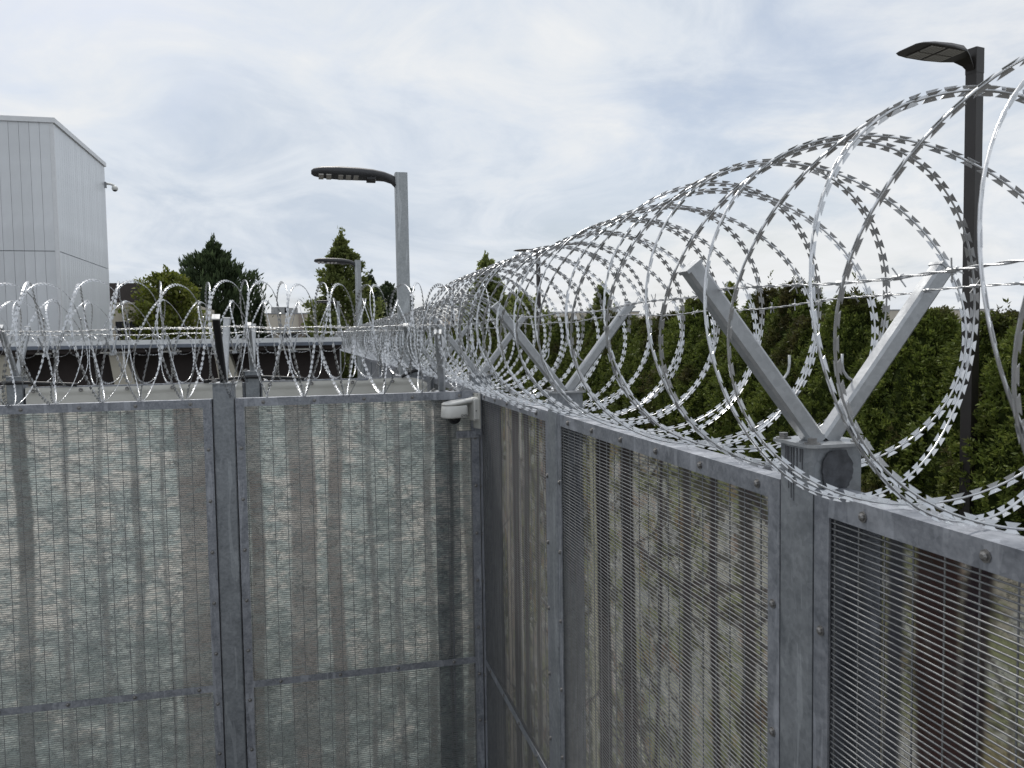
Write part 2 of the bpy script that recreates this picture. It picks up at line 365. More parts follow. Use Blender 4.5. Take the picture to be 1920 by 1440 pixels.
specA1 = dict(trunks=[(0.71, 0.085, 0.015, 0.15, GT), (0.93, 0.035, 0.01, 0.27, GT), (1.13, 0.035, 0.008, 0.25, GT), (1.32, 0.05, 0.0, 0.20, GT), (1.48, 0.022, 0.0, 0.23, GT),
              (1.64, 0.17, 0.0, 0.235, BR), (0.18, 0.10, 0.01, 0.2, GT), (0.42, 0.05, 0.0, 0.26, GT)],
              branches=[(0.76, 2.75, -0.55, 0.9, 0.008), (0.76, 2.35, -0.6, 1.0, 0.009), (0.77, 1.95, -0.62, 0.9, 0.008), (1.2, 1.2, 1.7, 0.55, 0.014), (1.25, 0.75, 1.3, 0.7, 0.016),
                        (0.76, 2.62, 0.15, 0.7, 0.006), (1.3, 2.9, -0.6, 0.5, 0.006), (1.22, 1.42, 0.5, 0.5, 0.009), (1.2, 1.5, 2.8, 0.5, 0.008)], twigs=34)
specA2 = dict(trunks=[(0.365, 0.155, 0.0, 0.26, BR), (0.57, 0.088, 0.004, 0.25, BR), (0.79, 0.035, 0.0, 0.23, GT), (0.955, 0.04, -0.004, 0.26, GT), (1.16, 0.05, 0.002, 0.20, GT),
              (1.30, 0.025, 0.0, 0.20, GT), (0.085, 0.08, 0.01, 0.20, BR), (1.42, 0.05, 0.0, 0.19, GT)],
              branches=[(0.61, 2.72, -0.55, 0.7, 0.008), (0.62, 2.35, -0.6, 0.8, 0.009), (0.62, 1.98, -0.72, 0.9, 0.01), (1.0, 1.1, 1.7, 0.8, 0.014), (0.98, 1.45, 0.35, 0.6, 0.01), (0.98, 1.5, 2.9, 0.45, 0.009),
                        (0.95, 0.75, 1.2, 0.7, 0.016), (0.66, 2.5, 0.1, 0.7, 0.006), (1.2, 2.9, -0.6, 0.35, 0.006)], twigs=36)
DK = (0.055, 0.045, 0.048); RB = (0.08, 0.04, 0.038)
specB1 = dict(bg=(0.36, 0.32, 0.27), trunks=[(0.16, 0.15, 0, (0.035, 0.04, 0.075), 9, 0), (0.60, 0.15, 0.0, (0.12, 0.09, 0.09), 9, 0), (0.83, 0.10, 0, (0.10, 0.08, 0.08), 9, 0), (0.70, 0.05, 0, (0.55, 0.52, 0.46), 9, 0),
              (1.05, 0.05, 0.02, (0.14, 0.11, 0.10), 9, 0), (1.25, 0.07, 0, (0.16, 0.13, 0.11), 9, 0), (0.40, 0.10, 0, (0.46, 0.40, 0.33), 9, 0)],
              branches=[(0.4, 2.8, -0.6, 0.5, 0.01), (0.9, 2.6, -0.5, 0.5, 0.01)])
specB2 = dict(bg=(0.46, 0.44, 0.37), trunks=[(0.345, 0.155, 0.005, DK, 9, 0), (0.62, 0.125, -0.01, (0.075, 0.06, 0.062), 9, 0), (0.225, 0.07, 0.0, (0.42, 0.40, 0.28), 9, 0), (0.86, 0.025, 0.05, (0.12, 0.10, 0.10), 9, 0), (1.10, 0.055, -0.01, (0.17, 0.15, 0.14), 9, 0),
              (1.28, 0.05, 0.01, (0.13, 0.11, 0.11), 9, 0), (1.46, 0.07, 0.0, (0.16, 0.14, 0.13), 9, 0), (1.66, 0.12, 0.0, (0.10, 0.08, 0.075), 9, 0.6)],
              branches=[(0.70, 2.55, -0.40, 0.9, 0.017), (0.72, 2.2, -0.95, 0.8, 0.012), (0.68, 1.9, -0.7, 0.9, 0.012), (1.46, 2.9, -0.7, 0.5, 0.012), (1.1, 1.5, -0.9, 0.6, 0.012)])
specB3 = dict(bg=(0.42, 0.38, 0.30), trunks=[(0.14, 0.05, 0, (0.10, 0.10, 0.12), 9, 0), (0.27, 0.115, 0.0, RB, 9, 2.35), (0.36, 0.06, 0, (0.05, 0.03, 0.04), 9, 2.35), (0.33, 0.09, -0.02, (0.14, 0.07, 0.06), 2.4, 0), (0.62, 0.10, 0, (0.13, 0.09, 0.08), 9, 0), (0.9, 0.1, 0, DK, 9, 0)],
              branches=[(0.30, 2.5, -0.3, 0.5, 0.016), (0.45, 2.6, -0.8, 0.5, 0.012), (0.2, 2.1, 0.9, 0.4, 0.012)])
R90 = -math.pi/2
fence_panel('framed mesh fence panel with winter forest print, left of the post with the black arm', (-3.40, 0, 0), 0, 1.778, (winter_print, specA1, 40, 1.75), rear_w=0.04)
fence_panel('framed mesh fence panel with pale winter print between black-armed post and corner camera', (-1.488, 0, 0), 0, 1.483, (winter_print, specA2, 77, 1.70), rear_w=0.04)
fence_panel('narrow framed mesh fence panel with brown forest print, beside the white corner camera', (0, -0.006, 0), R90, 1.562, (autumn_print, specB1, 15, 1.5), rear_w=0.2)
fence_panel('framed mesh fence panel with green and dark trunk print, between two capped posts', (0, -1.702, 0), R90, 1.756, (autumn_print, specB2, 23, 1.55), mid=False)
fence_panel('framed mesh fence panel with red-brown autumn print, on the near side of the drip-stained post', (0, -3.592, 0), R90, 1.756, (autumn_print, specB3, 31, 1.45), mid=False)

# ------------------------------------------------------------------ posts with V arms
PT = 3.055
plate_me = MB().chbox(-0.078, 0.078, -0.078, 0.078, PT, PT+0.007, 0.012).mesh('cap_plate')
tube_me = MB().chbox(-0.065, 0.065, -0.06, 0.06, 0, PT, 0.006).mesh('post_tube')
washer_bolt = MB().lathe([(0.019, 0), (0.019, 0.003), (0.0105, 0.003), (0.0105, 0.013), (0.0105, 0.013)], 6).mesh('plate_bolt')
def arm_mesh(side, hgt=0.388, half=0.314, th=0.040, x0=0.012):
    a = Vector((side*x0, 0, PT+0.004)); bb = Vector((side*half, 0, PT+hgt)); d = (bb-a).normalized(); nrm = Vector((-d.z, 0, d.x)); yv = Vector((0, 1, 0)); c = 0.006; h = th/2
    prof = [(-h+c, -h), (h-c, -h), (h, -h+c), (h, h-c), (h-c, h), (-h+c, h), (-h, h-c), (-h, -h+c)]
    mb = MB(); mb.loft([[p+nrm*u+yv*v for u, v in prof] for p in (a, bb)]); return mb.mesh('arm')
def armcap_mesh(side, hgt=0.388, half=0.314, th=0.043):
    a = Vector((0, 0, PT)); bb = Vector((side*half, 0, PT+hgt)); d = (bb-Vector((side*0.012, 0, PT))).normalized(); nrm = Vector((-d.z, 0, d.x)); yv = Vector((0, 1, 0)); h = th/2
    return MB().loft([[p+nrm*u+yv*v for u, v in ((-h, -h), (h, -h), (h, h), (-h, h))] for p in (bb-d*0.002, bb+d*0.006)]).mesh('end_cap')
ARM = {s: arm_mesh(s) for s in (-1, 1)}; ACAP = {s: armcap_mesh(s) for s in (-1, 1)}
def hook_mesh(side):
    d = Vector((side*0.293, 0, 0.371)).normalized(); base = Vector((side*0.012, 0, PT+0.004))
    mb = MB(); out = Vector((side*d.z, 0, -abs(d.x)))
    p = base+d*0.155-out*0.018
    return MB().tube([p+Vector((0, 0.018, 0)), p-out*0.016+Vector((0, 0.018, -0.002)), p-out*0.03+Vector((0, 0.018, 0.004)), p-out*0.034+Vector((0, 0.018, 0.018)), p-out*0.034+Vector((0, 0.018, 0.04))], 0.0032, 6).mesh('hook', True)
HOOK = {s: hook_mesh(s) for s in (-1, 1)}
def post(label, loc, rotz, arm_mats=(None, None), caps=False, plate=True, group=None, detail=True):
    """local x is the direction the V opens along"""
    T = thing('fence_post', label, 'fence post', loc, rotz, group)
    part('tube', tube_me, M_POST, T)
    pl = part('cap_plate', plate_me, M_ARM, T)
    if detail:
        for sx in (-1, 1):
            for sy in (-1, 1): part('bolt', washer_bolt, M_BOLT, pl, (sx*0.058, sy*0.055, PT+0.007))
    for i, s in enumerate((-1, 1)):
        me = ARM[s]
        if arm_mats[i]: me = me.copy(); me.materials.clear()
        a = part('arm', me, arm_mats[i] or M_ARM, T, label='black-painted arm with a white end cap' if arm_mats[i] is M_BLACK else None)
        cm = ACAP[s]
        if caps: cm = cm.copy(); cm.materials.clear()
        part('end_cap', cm, M_WHITECAP if caps else M_ARM, a)
        if detail: part('hook', HOOK[s], M_BARBED, a)
    return T
XB = 0.060
pst = post('galvanised V-armed fence post with dark paint drips under its cap plate', (XB, -3.525, 0), 0)
post('galvanised V-armed fence post between the corner panel and the panel with dark trunks', (XB, -1.635, 0), 0)
far_words = ['first', 'second', 'third', 'fourth', 'fifth', 'sixth', 'seventh', 'eighth']
for k in range(8):
    post('galvanised V-armed fence post inside the long coil, %s past the corner camera' % far_words[k], (XB, 0.255+1.89*k, 0), 0, detail=k < 2)
# dark paint stain and drips on the near post
st = MB(); rr = random.Random(4)
pts = [(0.052, 3.045)]
outl = []
for k in range(56):
    a = 2*math.pi*k/56; rx = 0.034+0.004*math.sin(3*a+1)+rr.uniform(-0.0018, 0.0018); rz = 0.052+0.006*math.sin(2*a)+rr.uniform(-0.0025, 0.0025)
    outl.append((-0.004+rx*math.cos(a)*1.1, min(3.047, 2.996+rz*math.sin(a)*1.1)))
cxy = (-0.004, 2.996); n0 = len(outl)
st.add([(cxy[0], -0.0605, cxy[1])]+[(x, -0.0605, z) for x, z in outl], [(0, i+1, (i+1) % n0+1) for i in range(n0)])
part('paint_stain', st.mesh('paint_stain'), M_STAIN, pst, loc=(0, -0.0052, 0))
dr = MB()
for y, ln in ((0.035, 0.03), (0.022, 0.095), (0.012, 0.115), (0.003, 0.12), (-0.01, 0.05), (-0.022, 0.03), (0.028, 0.05), (-0.030, 0.045)):
    dr.add([(-0.0656, y+0.003, 3.048), (-0.0656, y-0.003, 3.048), (-0.0656, y-0.002, 3.048-ln), (-0.0656, y+0.002, 3.048-ln)], [(0, 1, 2, 3)])
part('paint_drips', dr.mesh('paint_drips'), M_STAIN, pst)
YA = 0.062
post('galvanised fence post with one black arm and one silver arm', (-1.554, YA, 0), math.pi/2, (M_BLACK, None), caps=True)
post('galvanised corner fence post with slim arms behind the white camera', (-0.215, YA+0.10, -0.10), math.radians(78), caps=True)
# parallel fence behind (other side of the passage)
Y2 = 2.0
post('capped fence post standing in the tarpaulin fence, next to the black cable loop', (-1.52, Y2+0.07, 0.0), math.pi/2, caps=True)
post('capped fence post at the tarpaulin fence in front of the tall grey hall', (-3.30, Y2+0.07, 0.0), math.pi/2, caps=True)
post('capped fence post at the far right end of the tarpaulin', (-0.07-0.08, Y2+0.09, -0.02), math.radians(70), caps=True)
fence_panel('plain mesh fence panel behind the left length of tarpaulin', (-3.235, Y2+0.03, 0), 0, 1.65, None, mid=False, bolts=False)
fence_panel('plain mesh fence panel behind the right length of tarpaulin', (-1.455, Y2+0.03, 0), 0, 1.24, None, mid=False, bolts=False)
# corner tube
c_t = MB().chbox(0.004, 0.118, 0.004, 0.118, 0, 2.95, 0.006)
single('corner_tube', c_t.mesh('corner_tube'), M_POST, 'short square corner tube hidden behind the white camera', 'fence post')

# tarpaulin on the second fence
def tarp(x0, x1, label, seed, drop_right=0.0):
    T = thing('tarpaulin', label, 'tarpaulin', (x0, Y2, 0)); L = x1-x0
    us = np.linspace(0, L, 60); zs = np.concatenate([np.linspace(0.3, 2.5, 8), np.linspace(2.55, 2.968, 24)]); U, Z = np.meshgrid(us, zs)
    r = np.random.default_rng(seed); ph = r.uniform(0, 6, 4)
    Y = 0.012*np.sin(U*4+ph[0])*np.cos(Z*5+ph[1])+0.006*np.sin(U*17+Z*9+ph[2])-0.012*np.exp(-((Z-2.935)/0.012)**2)-0.012
    Zs = Z-0.012*np.sin(U*3.0+ph[3])*(Z > 2.6)*0.4-drop_right*np.clip((U-L+0.16)/0.16, 0, 1)**2*(Z > 2.5)
    V = np.stack([U, Y, Zs], -1).reshape(-1, 3); h, w_ = U.shape; i = np.arange(h*w_).reshape(h, w_)
    F = np.stack([i[:-1, :-1], i[:-1, 1:], i[1:, 1:], i[1:, :-1]], -1).reshape(-1, 4)
    part('cloth', npmesh('cloth', V, F, True), M_TARP, T)
    gm = MB().lathe([(0.016, 0), (0.016, 0.003), (0.007, 0.0035), (0.006, 0.001)], 10).mesh('grommet', True)
    u = 0.06
    while u < L: part('grommet', gm, M_BOLT, T, (u, -0.028, 2.945), (math.pi/2, 0, 0)); u += 0.34
    part('batten', MB().box(0, L, -0.002, 0.018, 2.956, 2.976).mesh('batten'), M_FRAME, T)
M_TARP = flat('white_tarpaulin', (0.56, 0.55, 0.51), 0.55, 0, 0.06, 4)
tarp(-3.22, -1.60, 'white tarpaulin strip with grommets, left of the capped post', 1)
tarp(-1.44, -0.06, 'white tarpaulin strip with grommets, drooping at its end beside the corner', 2, 0.05)
tarp(-5.2, -3.38, 'white tarpaulin strip with grommets in front of the tall grey hall', 3)
# black cables on the second fence
def cable(label, pts):
    P = [Vector(p) for p in pts]; out = []
    for i in range(len(P)-1):
        p0, p1, p2, p3 = P[max(i-1, 0)], P[i], P[i+1], P[min(i+2, len(P)-1)]
        for k in range(6):
            s_ = k/6; out.append(0.5*((2*p1)+(p2-p0)*s_+(2*p0-5*p1+4*p2-p3)*s_*s_+(3*p1-p0-3*p2+p3)*s_**3))
    out.append(P[-1]); single('cable', MB().tube(out, 0.014, 8).mesh('cable', True), M_CABLE, label, 'cable')
cable('black cable bulging round the capped post, above the right tarpaulin', [(-1.9, Y2-0.02, 2.985), (-1.72, Y2-0.03, 3.0), (-1.52, Y2-0.02, 3.012), (-1.3, Y2-0.02, 3.0), (-1.1, Y2-0.02, 2.985)])
cable('black cable lying along the tarpaulin top in front of the hall', [(-3.7, Y2-0.02, 3.0), (-3.3, Y2-0.03, 3.012), (-3.05, Y2-0.02, 3.0), (-2.85, Y2-0.01, 2.985)])
cable('black cable arching over the end of the tarpaulin by the corner', [(-0.28, Y2-0.02, 2.98), (-0.20, Y2-0.03, 3.02), (-0.10, Y2-0.02, 3.04), (0.0, Y2+0.02, 3.02), (0.04, Y2+0.05, 2.96)])

# sheet-clad continuation of the right-hand fence
def sheet_panel(y0, y1, label):
    T = thing('sheet_fence_section', label, 'fence panel', (0, y1, 0), R90, 'sheet-clad fence panels past the corner'); W = y1-y0
    part('top_rail', MB().box(0, W, 0, 0.08, ZT-0.05, ZT).mesh('top_rail'), M_FRAME, T)
    n_ = int(W/0.3); wd = W/n_
    sm = MB().box(0.006, wd-0.006, 0.02, 0.045, 0.05, ZT-0.05).mesh('sheet')
    for i in range(n_): part('sheet', sm, M_SHEET, T, (i*wd, 0, 0))
    part('backing', MB().box(0, W, 0.045, 0.06, 0.05, ZT-0.052).mesh('backing'), M_SHEET, T)
fence_panel('plain mesh fence panel just past the corner, inside the dense coil', (0, 2.07, 0), R90, 1.74, None, mid=False, bolts=False, wires=True)
for k in range(1, 6):
    sheet_panel(0.255+1.89*k+0.068, 0.255+1.89*(k+1)-0.068, 'grey sheet-clad fence panel under the dense coil, %s past the corner' % far_words[k])

# ------------------------------------------------------------------ razor wire coils
def coil_curve(org, d, length, R, pitch, phase, seed, spt=84, n=3, ecc=0.0):
    """continuous concertina helix; returns points, axial direction"""
    d = Vector(d).normalized(); side = d.cross(Vector((0, 0, 1))).normalized(); turns = length/pitch; N = int(turns*spt)
    phi = np.linspace(0, 2*math.pi*turns, N); r = np.random.default_rng(seed)
    def smooth_noise(scale, amp):
        k = int(turns*scale)+4; g = r.uniform(-1, 1, k); return amp*np.interp(np.linspace(0, k-1, N), np.arange(k), g)
    rad = R*(1+smooth_noise(1.2, 0.035)+smooth_noise(5.0, 0.010))
    A = 0.5*pitch*0.97
    ax = pitch*phi/(2*math.pi)+A*np.cos(n*phi/2+phase)+smooth_noise(0.8, 0.030)+smooth_noise(4.0, 0.006)
    tw = phi+smooth_noise(0.5, 0.10)
    X = np.cos(tw)*rad; Zz = np.sin(tw)*rad*(1-ecc)+smooth_noise(0.25, 0.012)
    P = np.array(org)[None, :]+ax[:, None]*np.array(d)[None, :]+X[:, None]*np.array(side)[None, :]+Zz[:, None]*np.array([0, 0, 1.0])[None, :]
    return P, np.array(d), phi
def np_tube(P, r, n=6):
    T = np.gradient(P, axis=0); T /= np.linalg.norm(T, axis=1)[:, None]
    up = np.array([0.301, 0.222, 0.93]); S = np.cross(T, up); S /= np.linalg.norm(S, axis=1)[:, None]; B = np.cross(T, S)
    a = np.arange(n)*2*math.pi/n
    V = P[:, None, :]+r*(np.cos(a)[None, :, None]*S[:, None, :]+np.sin(a)[None, :, None]*B[:, None, :])
    m_ = len(P); i = np.arange(m_*n).reshape(m_, n); j = np.roll(i, -1, 1)
    F = np.stack([i[:-1], j[:-1], j[1:], i[1:]], -1).reshape(-1, 4); return V.reshape(-1, 3), F
# one barb cluster: two dovetailed wings, bent slightly, each with sheet thickness
def barb_geo(thick=True):
    mb = MB(); hi, ho, w0, w1, tck = 0.0058, 0.0135, 0.0010, 0.0090, 0.0005
    for s in (-1, 1):
        skew = 0.0024*s
        q = [(-hi, s*w0, 0), (hi, s*w0, 0), (ho+skew, s*w1, 0.0016), (-ho+skew, s*w1, 0.0016)]
        if thick:
            top = [(x, y, z+tck) for x, y, z in q]
            f = [(3, 2, 1, 0), (4, 5, 6, 7), (0, 1, 5, 4), (1, 2, 6, 5), (2, 3, 7, 6), (3, 0, 4, 7)]
            if s < 0: f = [tuple(reversed(x)) for x in f]
            mb.add(q+top, f)
        else: mb.add(q, [(0, 1, 2, 3)])
    return mb
BARB_ME = barb_geo().mesh('barb'); _bv = np.array(barb_geo(False).v)
CLIP_ME = MB().lathe([(0.0042, -0.008), (0.0046, -0.007), (0.0046, 0.007), (0.0042, 0.008)], 8).mesh('clip', True)
def razor_coil(label, org, d, length, R, pitch, phase, seed, singles=0, spacing=0.036, scale=1.0, spt=84, clips=True, clip_parts=False, wire_r=0.0021, ecc=0.0):
    T = thing('razor_wire_coil', label, 'razor wire', org)
    P, dv, phi = coil_curve((0, 0, 0), d, length, R, pitch, phase, seed, spt, 3, ecc)
    V, F = np_tube(P, wire_r*scale, 6); part('core_wire', npmesh('core_wire', V, F, True), M_RAZOR, T)
    seg = np.linalg.norm(np.diff(P, axis=0), axis=1); s_ = np.concatenate([[0], np.cumsum(seg)]); q = np.arange(0.01, s_[-1], spacing)
    r = np.random.default_rng(seed+100); q = q+r.uniform(-0.002, 0.002, len(q))
    C = np.stack([np.interp(q, s_, P[:, k]) for k in range(3)], 1)
    Tn = np.gradient(P, axis=0); Tn = np.stack([np.interp(q, s_, Tn[:, k]) for k in range(3)], 1); Tn /= np.linalg.norm(Tn, axis=1)[:, None]
    Ax = dv[None, :]-Tn*(Tn@dv)[:, None]; Ax /= np.linalg.norm(Ax, axis=1)[:, None]; Nn = np.cross(Tn, Ax)
    k_ = int(s_[-1]/0.9)+3; tw = np.interp(q, np.linspace(0, s_[-1], k_), r.uniform(-0.55, 0.55, k_))+r.uniform(-0.12, 0.12, len(q))
    tw = tw*0.8+0.72; W1 = Nn*np.cos(tw)[:, None]+Ax*np.sin(tw)[:, None]; W2 = np.cross(Tn, W1)
    idx = np.arange(len(q)); sing = np.array([], int)
    if singles:
        Cw = C+np.array(org); rel = Cw-np.array(CAM); dep = rel@np.array(_f); px = rel@np.array(_R)/np.maximum(dep, 0.05)*FPX; py = rel@np.array(_U)/np.maximum(dep, 0.05)*FPX
        ok = (dep > 0.2) & (np.abs(px) < 965) & (np.abs(py) < 725); score = np.where(ok, dep, 1e9); sing = np.argsort(score)[:singles]
        for i in sing:
            mw = Matrix(((Tn[i, 0], W1[i, 0], W2[i, 0], C[i, 0]), (Tn[i, 1], W1[i, 1], W2[i, 1], C[i, 1]), (Tn[i, 2], W1[i, 2], W2[i, 2], C[i, 2]), (0, 0, 0, 1)))
            part('barb', BARB_ME, M_RAZOR, T, mw=mw)
    rest = np.setdiff1d(idx, sing); bv = _bv*scale
    Vb = C[rest][:, None, :]+bv[None, :, 0:1]*Tn[rest][:, None, :]+bv[None, :, 1:2]*W1[rest][:, None, :]+bv[None, :, 2:3]*W2[rest][:, None, :]
    nb = len(rest); base = (np.arange(nb)*8)[:, None]
    Fb = np.concatenate([base+np.array([[0, 1, 2, 3]]), base+np.array([[4, 5, 6, 7]])], 0)
    part('barbs', npmesh('barbs', Vb.reshape(-1, 3), Fb), M_RAZOR, T, kind='stuff')
    if clips:
        mb = MB(); k = 0
        while True:
            ph = (k*math.pi-phase)*2/3
            if ph > phi[-1]: break
            if ph > 0 and k % 2 == 0:
                i = int(ph/phi[-1]*(len(P)-1)); p = Vector(P[i]); tg = Vector(P[min(i+1, len(P)-1)]-P[max(i-1, 0)]).normalized()
                p = p+Vector(dv)*0.002
                dep = (p+Vector(org)-CAM).dot(_f)
                if clip_parts and 0.2 < dep < 4.2: part('clip', CLIP_ME, M_BARBED, T, mw=Matrix.Translation(p) @ tg.to_track_quat('Z', 'Y').to_matrix().to_4x4())
                else:
                    s2 = scale; mb.tube([p-tg*0.006*s2, p+tg*0.006*s2], 0.006*s2, 5)
            k += 1
        if mb.v: part('clips', mb.mesh('clips'), M_BARBED, T, kind='stuff')
    return T
razor_coil('large razor wire coil running along the fence with the hedge behind it', (XB, -5.45, 3.334), (0, 1, 0.004), 3.9, 0.378, 0.152, 0.6, 3, singles=300, clip_parts=True, wire_r=0.0024, ecc=0.05)
razor_coil('razor wire coil above the narrow corner panel, joining the large coil to the dense one', (XB, -1.52, 3.347), (0, 1, 0), 2.0, 0.376, 0.165, 0.9, 12, spt=72)
razor_coil('dense razor wire coil receding along the sheet-clad fence past the corner', (XB, 0.52, 3.292), (0, 1, 0), 24, 0.322, 0.128, 0.2, 8, spt=60, clips=False, scale=1.05)
razor_coil('open razor wire coil above the two printed panels, in front of the tarpaulin', (-3.9, YA, 3.312), (1, 0, 0), 3.95, 0.348, 0.117, 2.2, 21, clips=True, wire_r=0.0019)
razor_coil('open razor wire coil above the tarpaulin', (-5.4, Y2+0.07, 3.315), (1, 0, 0), 5.35, 0.335, 0.135, 0.9, 33, clips=True)

# ------------------------------------------------------------------ barbed wire strands along the arm tips
def barbed_strand(label, pts, seed, lay=0.045, pitch=0.125):
    r = random.Random(seed); P = []
    for i in range(len(pts)-1):
        a, b_ = Vector(pts[i]), Vector(pts[i+1]); n_ = max(2, int((b_-a).length/0.009))
        for k in range(n_):
            s_ = k/n_; p = a.lerp(b_, s_); p.z -= 0.012*4*s_*(1-s_)*min(1, (b_-a).length/1.8)+0.004*math.sin(s_*17+seed); P.append(p)
    P.append(Vector(pts[-1])); P = np.array([tuple(p) for p in P]); s_ = np.concatenate([[0], np.cumsum(np.linalg.norm(np.diff(P, axis=0), axis=1))])
    T = thing('barbed_wire', label, 'barbed wire', tuple(pts[0])); O = P[0]
    Tn = np.gradient(P, axis=0); Tn /= np.linalg.norm(Tn, axis=1)[:, None]; S = np.cross(Tn, [0, 0, 1.0]); S /= np.linalg.norm(S, axis=1)[:, None]; B = np.cross(Tn, S)
    for k in range(2):
        a = s_/lay*math.pi+k*math.pi; Q = P-O+0.0016*(np.cos(a)[:, None]*S+np.sin(a)[:, None]*B); V, F = np_tube(Q, 0.00135, 5)
        part('strand', npmesh('strand', V, F, True), M_BARBED, T)
    mb = MB(); x = 0.05
    while x < s_[-1]:
        i = int(np.searchsorted(s_, x)); p = Vector(P[min(i, len(P)-1)]-O); tg = Vector(Tn[min(i, len(P)-1)])
        sd_ = tg.cross(Vector((0, 0, 1))).normalized(); up = sd_.cross(tg)
        for k in range(2):
            a = r.uniform(0, 6.28); v = (sd_*math.cos(a)+up*math.sin(a)); off = tg*(k*0.006)
            mb.tube([p+off-v*0.017+tg*0.004, p+off+v*0.017-tg*0.004], 0.0011, 4)
        mb.tube([p-tg*0.005, p+tg*0.012], 0.0042, 6); x += pitch+r.uniform(-0.01, 0.01)
    part('barb_points', mb.mesh('barb_points'), M_BARBED, T, kind='stuff')
tz = PT+0.335
ys = [-5.6]+[-3.525, -1.635, 0.255, 2.145]
barbed_strand('barbed wire strand tied to the inner arm tips under the large coil', [(XB-0.255, y, tz) for y in ys], 1)
barbed_strand('barbed wire strand tied to the outer arm tips on the hedge side', [(XB+0.255, y, tz) for y in ys], 2)
xs = [-3.9, -1.554, -0.25]
barbed_strand('barbed wire strand on the front arm tips above the printed panels', [(x, YA-0.27, tz) for x in xs], 3)
barbed_strand('barbed wire strand on the rear arm tips above the printed panels', [(x, YA+0.27, tz+0.008) for x in xs], 4)
xs = [-5.2, -3.30, -1.52, -0.15]
barbed_strand('barbed wire strand on the front arm tips above the tarpaulin', [(x, Y2-0.20, tz) for x in xs], 5)
barbed_strand('barbed wire strand on the rear arm tips above the tarpaulin', [(x, Y2+0.34, tz) for x in xs], 6)

# ------------------------------------------------------------------ white corner camera
def camera_unit():
    T = thing('security_camera', 'white bracket-mounted dome security camera in the fence corner', 'security camera', (-0.035, -0.03, 2.93), math.radians(198))
    # local +x points away from the mounting plate
    pm = MB(); pm.box(-0.012, -0.004, -0.055, 0.055, -0.20, 0.025); part('mounting_plate', pm.mesh('mounting_plate'), M_CAMPLATE, T)
    mb = MB(); c = 0.012
    def rr(x, y0, y1, z0, z1, c): return [(x, y0+c, z0), (x, y1-c, z0), (x, y1, z0+c), (x, y1, z1-c), (x, y1-c, z1), (x, y0+c, z1), (x, y0, z1-c), (x, y0, z0+c)]
    mb.loft([rr(-0.004, -0.045, 0.045, -0.15, 0.0, 0.012), rr(0.022, -0.045, 0.045, -0.15, 0.0, 0.012), rr(0.030, -0.04, 0.04, -0.143, -0.004, 0.012)])
    part('back_box', mb.mesh('back_box'), M_CAMWHITE, T)
    mb = MB()
    arm = [(0.02, 0.034, -0.034, -0.004), (0.06, 0.036, -0.036, -0.008), (0.085, 0.048, -0.036, -0.010), (0.12, 0.060, -0.038, -0.015), (0.165, 0.060, -0.042, -0.020), (0.20, 0.052, -0.044, -0.026), (0.222, 0.035, -0.046, -0.032)]
    mb.loft([rr(x, -hw, hw, z0, z1, 0.008) for x, hw, z0, z1 in arm]); part('arm_lid', mb.mesh('arm_lid', True), M_CAMWHITE, T)
    mb = MB(); ring = []
    prof = [(0.058, -0.046), (0.061, -0.050), (0.066, -0.112), (0.062, -0.122)]
    def sup(k, rx, ry, n=24):
        a = 2*math.pi*k/n; e = 0.6; ca, sa = math.cos(a), math.sin(a); return (math.copysign(abs(ca)**e, ca)*rx, math.copysign(abs(sa)**e, sa)*ry)
    for rx, z in prof: ring.append([(0.148+sup(k, rx*1.25, rx)[0], sup(k, rx*1.25, rx)[1], z) for k in range(24)])
    hs = part('housing', MB().loft(ring).mesh('housing', True), M_CAMWHITE, T)
    dm = MB().lathe([(0.044, 0.002), (0.043, -0.008), (0.036, -0.026), (0.022, -0.038), (0.004, -0.043)], 18, 0.15, 0, -0.122)
    part('dome', dm.mesh('dome', True), M_GLASSDARK, T)
    part('knuckle', MB().lathe([(0.013, 0), (0.013, -0.03)], 10, 0.07, 0.0, -0.095).mesh('knuckle', True), M_CAMWHITE, T)
    hm = MB().lathe([(0.004, 0), (0.004, 0.0012)], 8).mesh('screw')
    for y, z in ((-0.025, 0.014), (0.028, 0.014)): part('screw', hm, M_INK, T, (-0.004, y, z), (0, math.pi/2, 0))
    part('screw', hm, M_INK, T, (0.016, 0.0455, -0.085), (-math.pi/2, 0, 0))
    fc = bpy.data.curves.new('lettering', 'FONT'); fc.body = 'OVSIA'; fc.size = 0.021; fc.extrude = 0.0003; fc.align_x = 'CENTER'
    tmp = bpy.data.objects.new('tmp', fc); COL.objects.link(tmp); bpy.context.view_layer.update()
    me = bpy.data.meshes.new_from_object(tmp.evaluated_get(bpy.context.evaluated_depsgraph_get())); bpy.data.objects.remove(tmp)
    part('lettering', me, M_INK, hs, (0.108, 0.0672, -0.114), (math.pi/2, 0, math.pi))
    br = MB(); br.box(-0.022, -0.013, -0.05, 0.05, -0.24, 0.02); part('bracket', br.mesh('bracket'), M_FRAME, T)
    return T
M_CAMPLATE = flat('plate_grey_white', (0.50, 0.50, 0.47), 0.5, 0, 0.05)
camera_unit()
bk = MB(); bk.box(-0.155, 0.0, -0.012, -0.003, 2.668, 2.712); bk.box(-0.02, 0.0, -0.012, -0.003, 2.712, 2.95)
single('strap_bracket', bk.mesh('strap_bracket'), M_FRAME, 'flat steel strap bracket under the corner camera', 'bracket')
gp = MB(); gp.box(-0.115, -0.045, -0.009, -0.001, 2.885, 2.972)
single('splice_plate', gp.mesh('splice_plate'), M_FRAME, 'small steel splice plate beside the corner camera', 'plate')

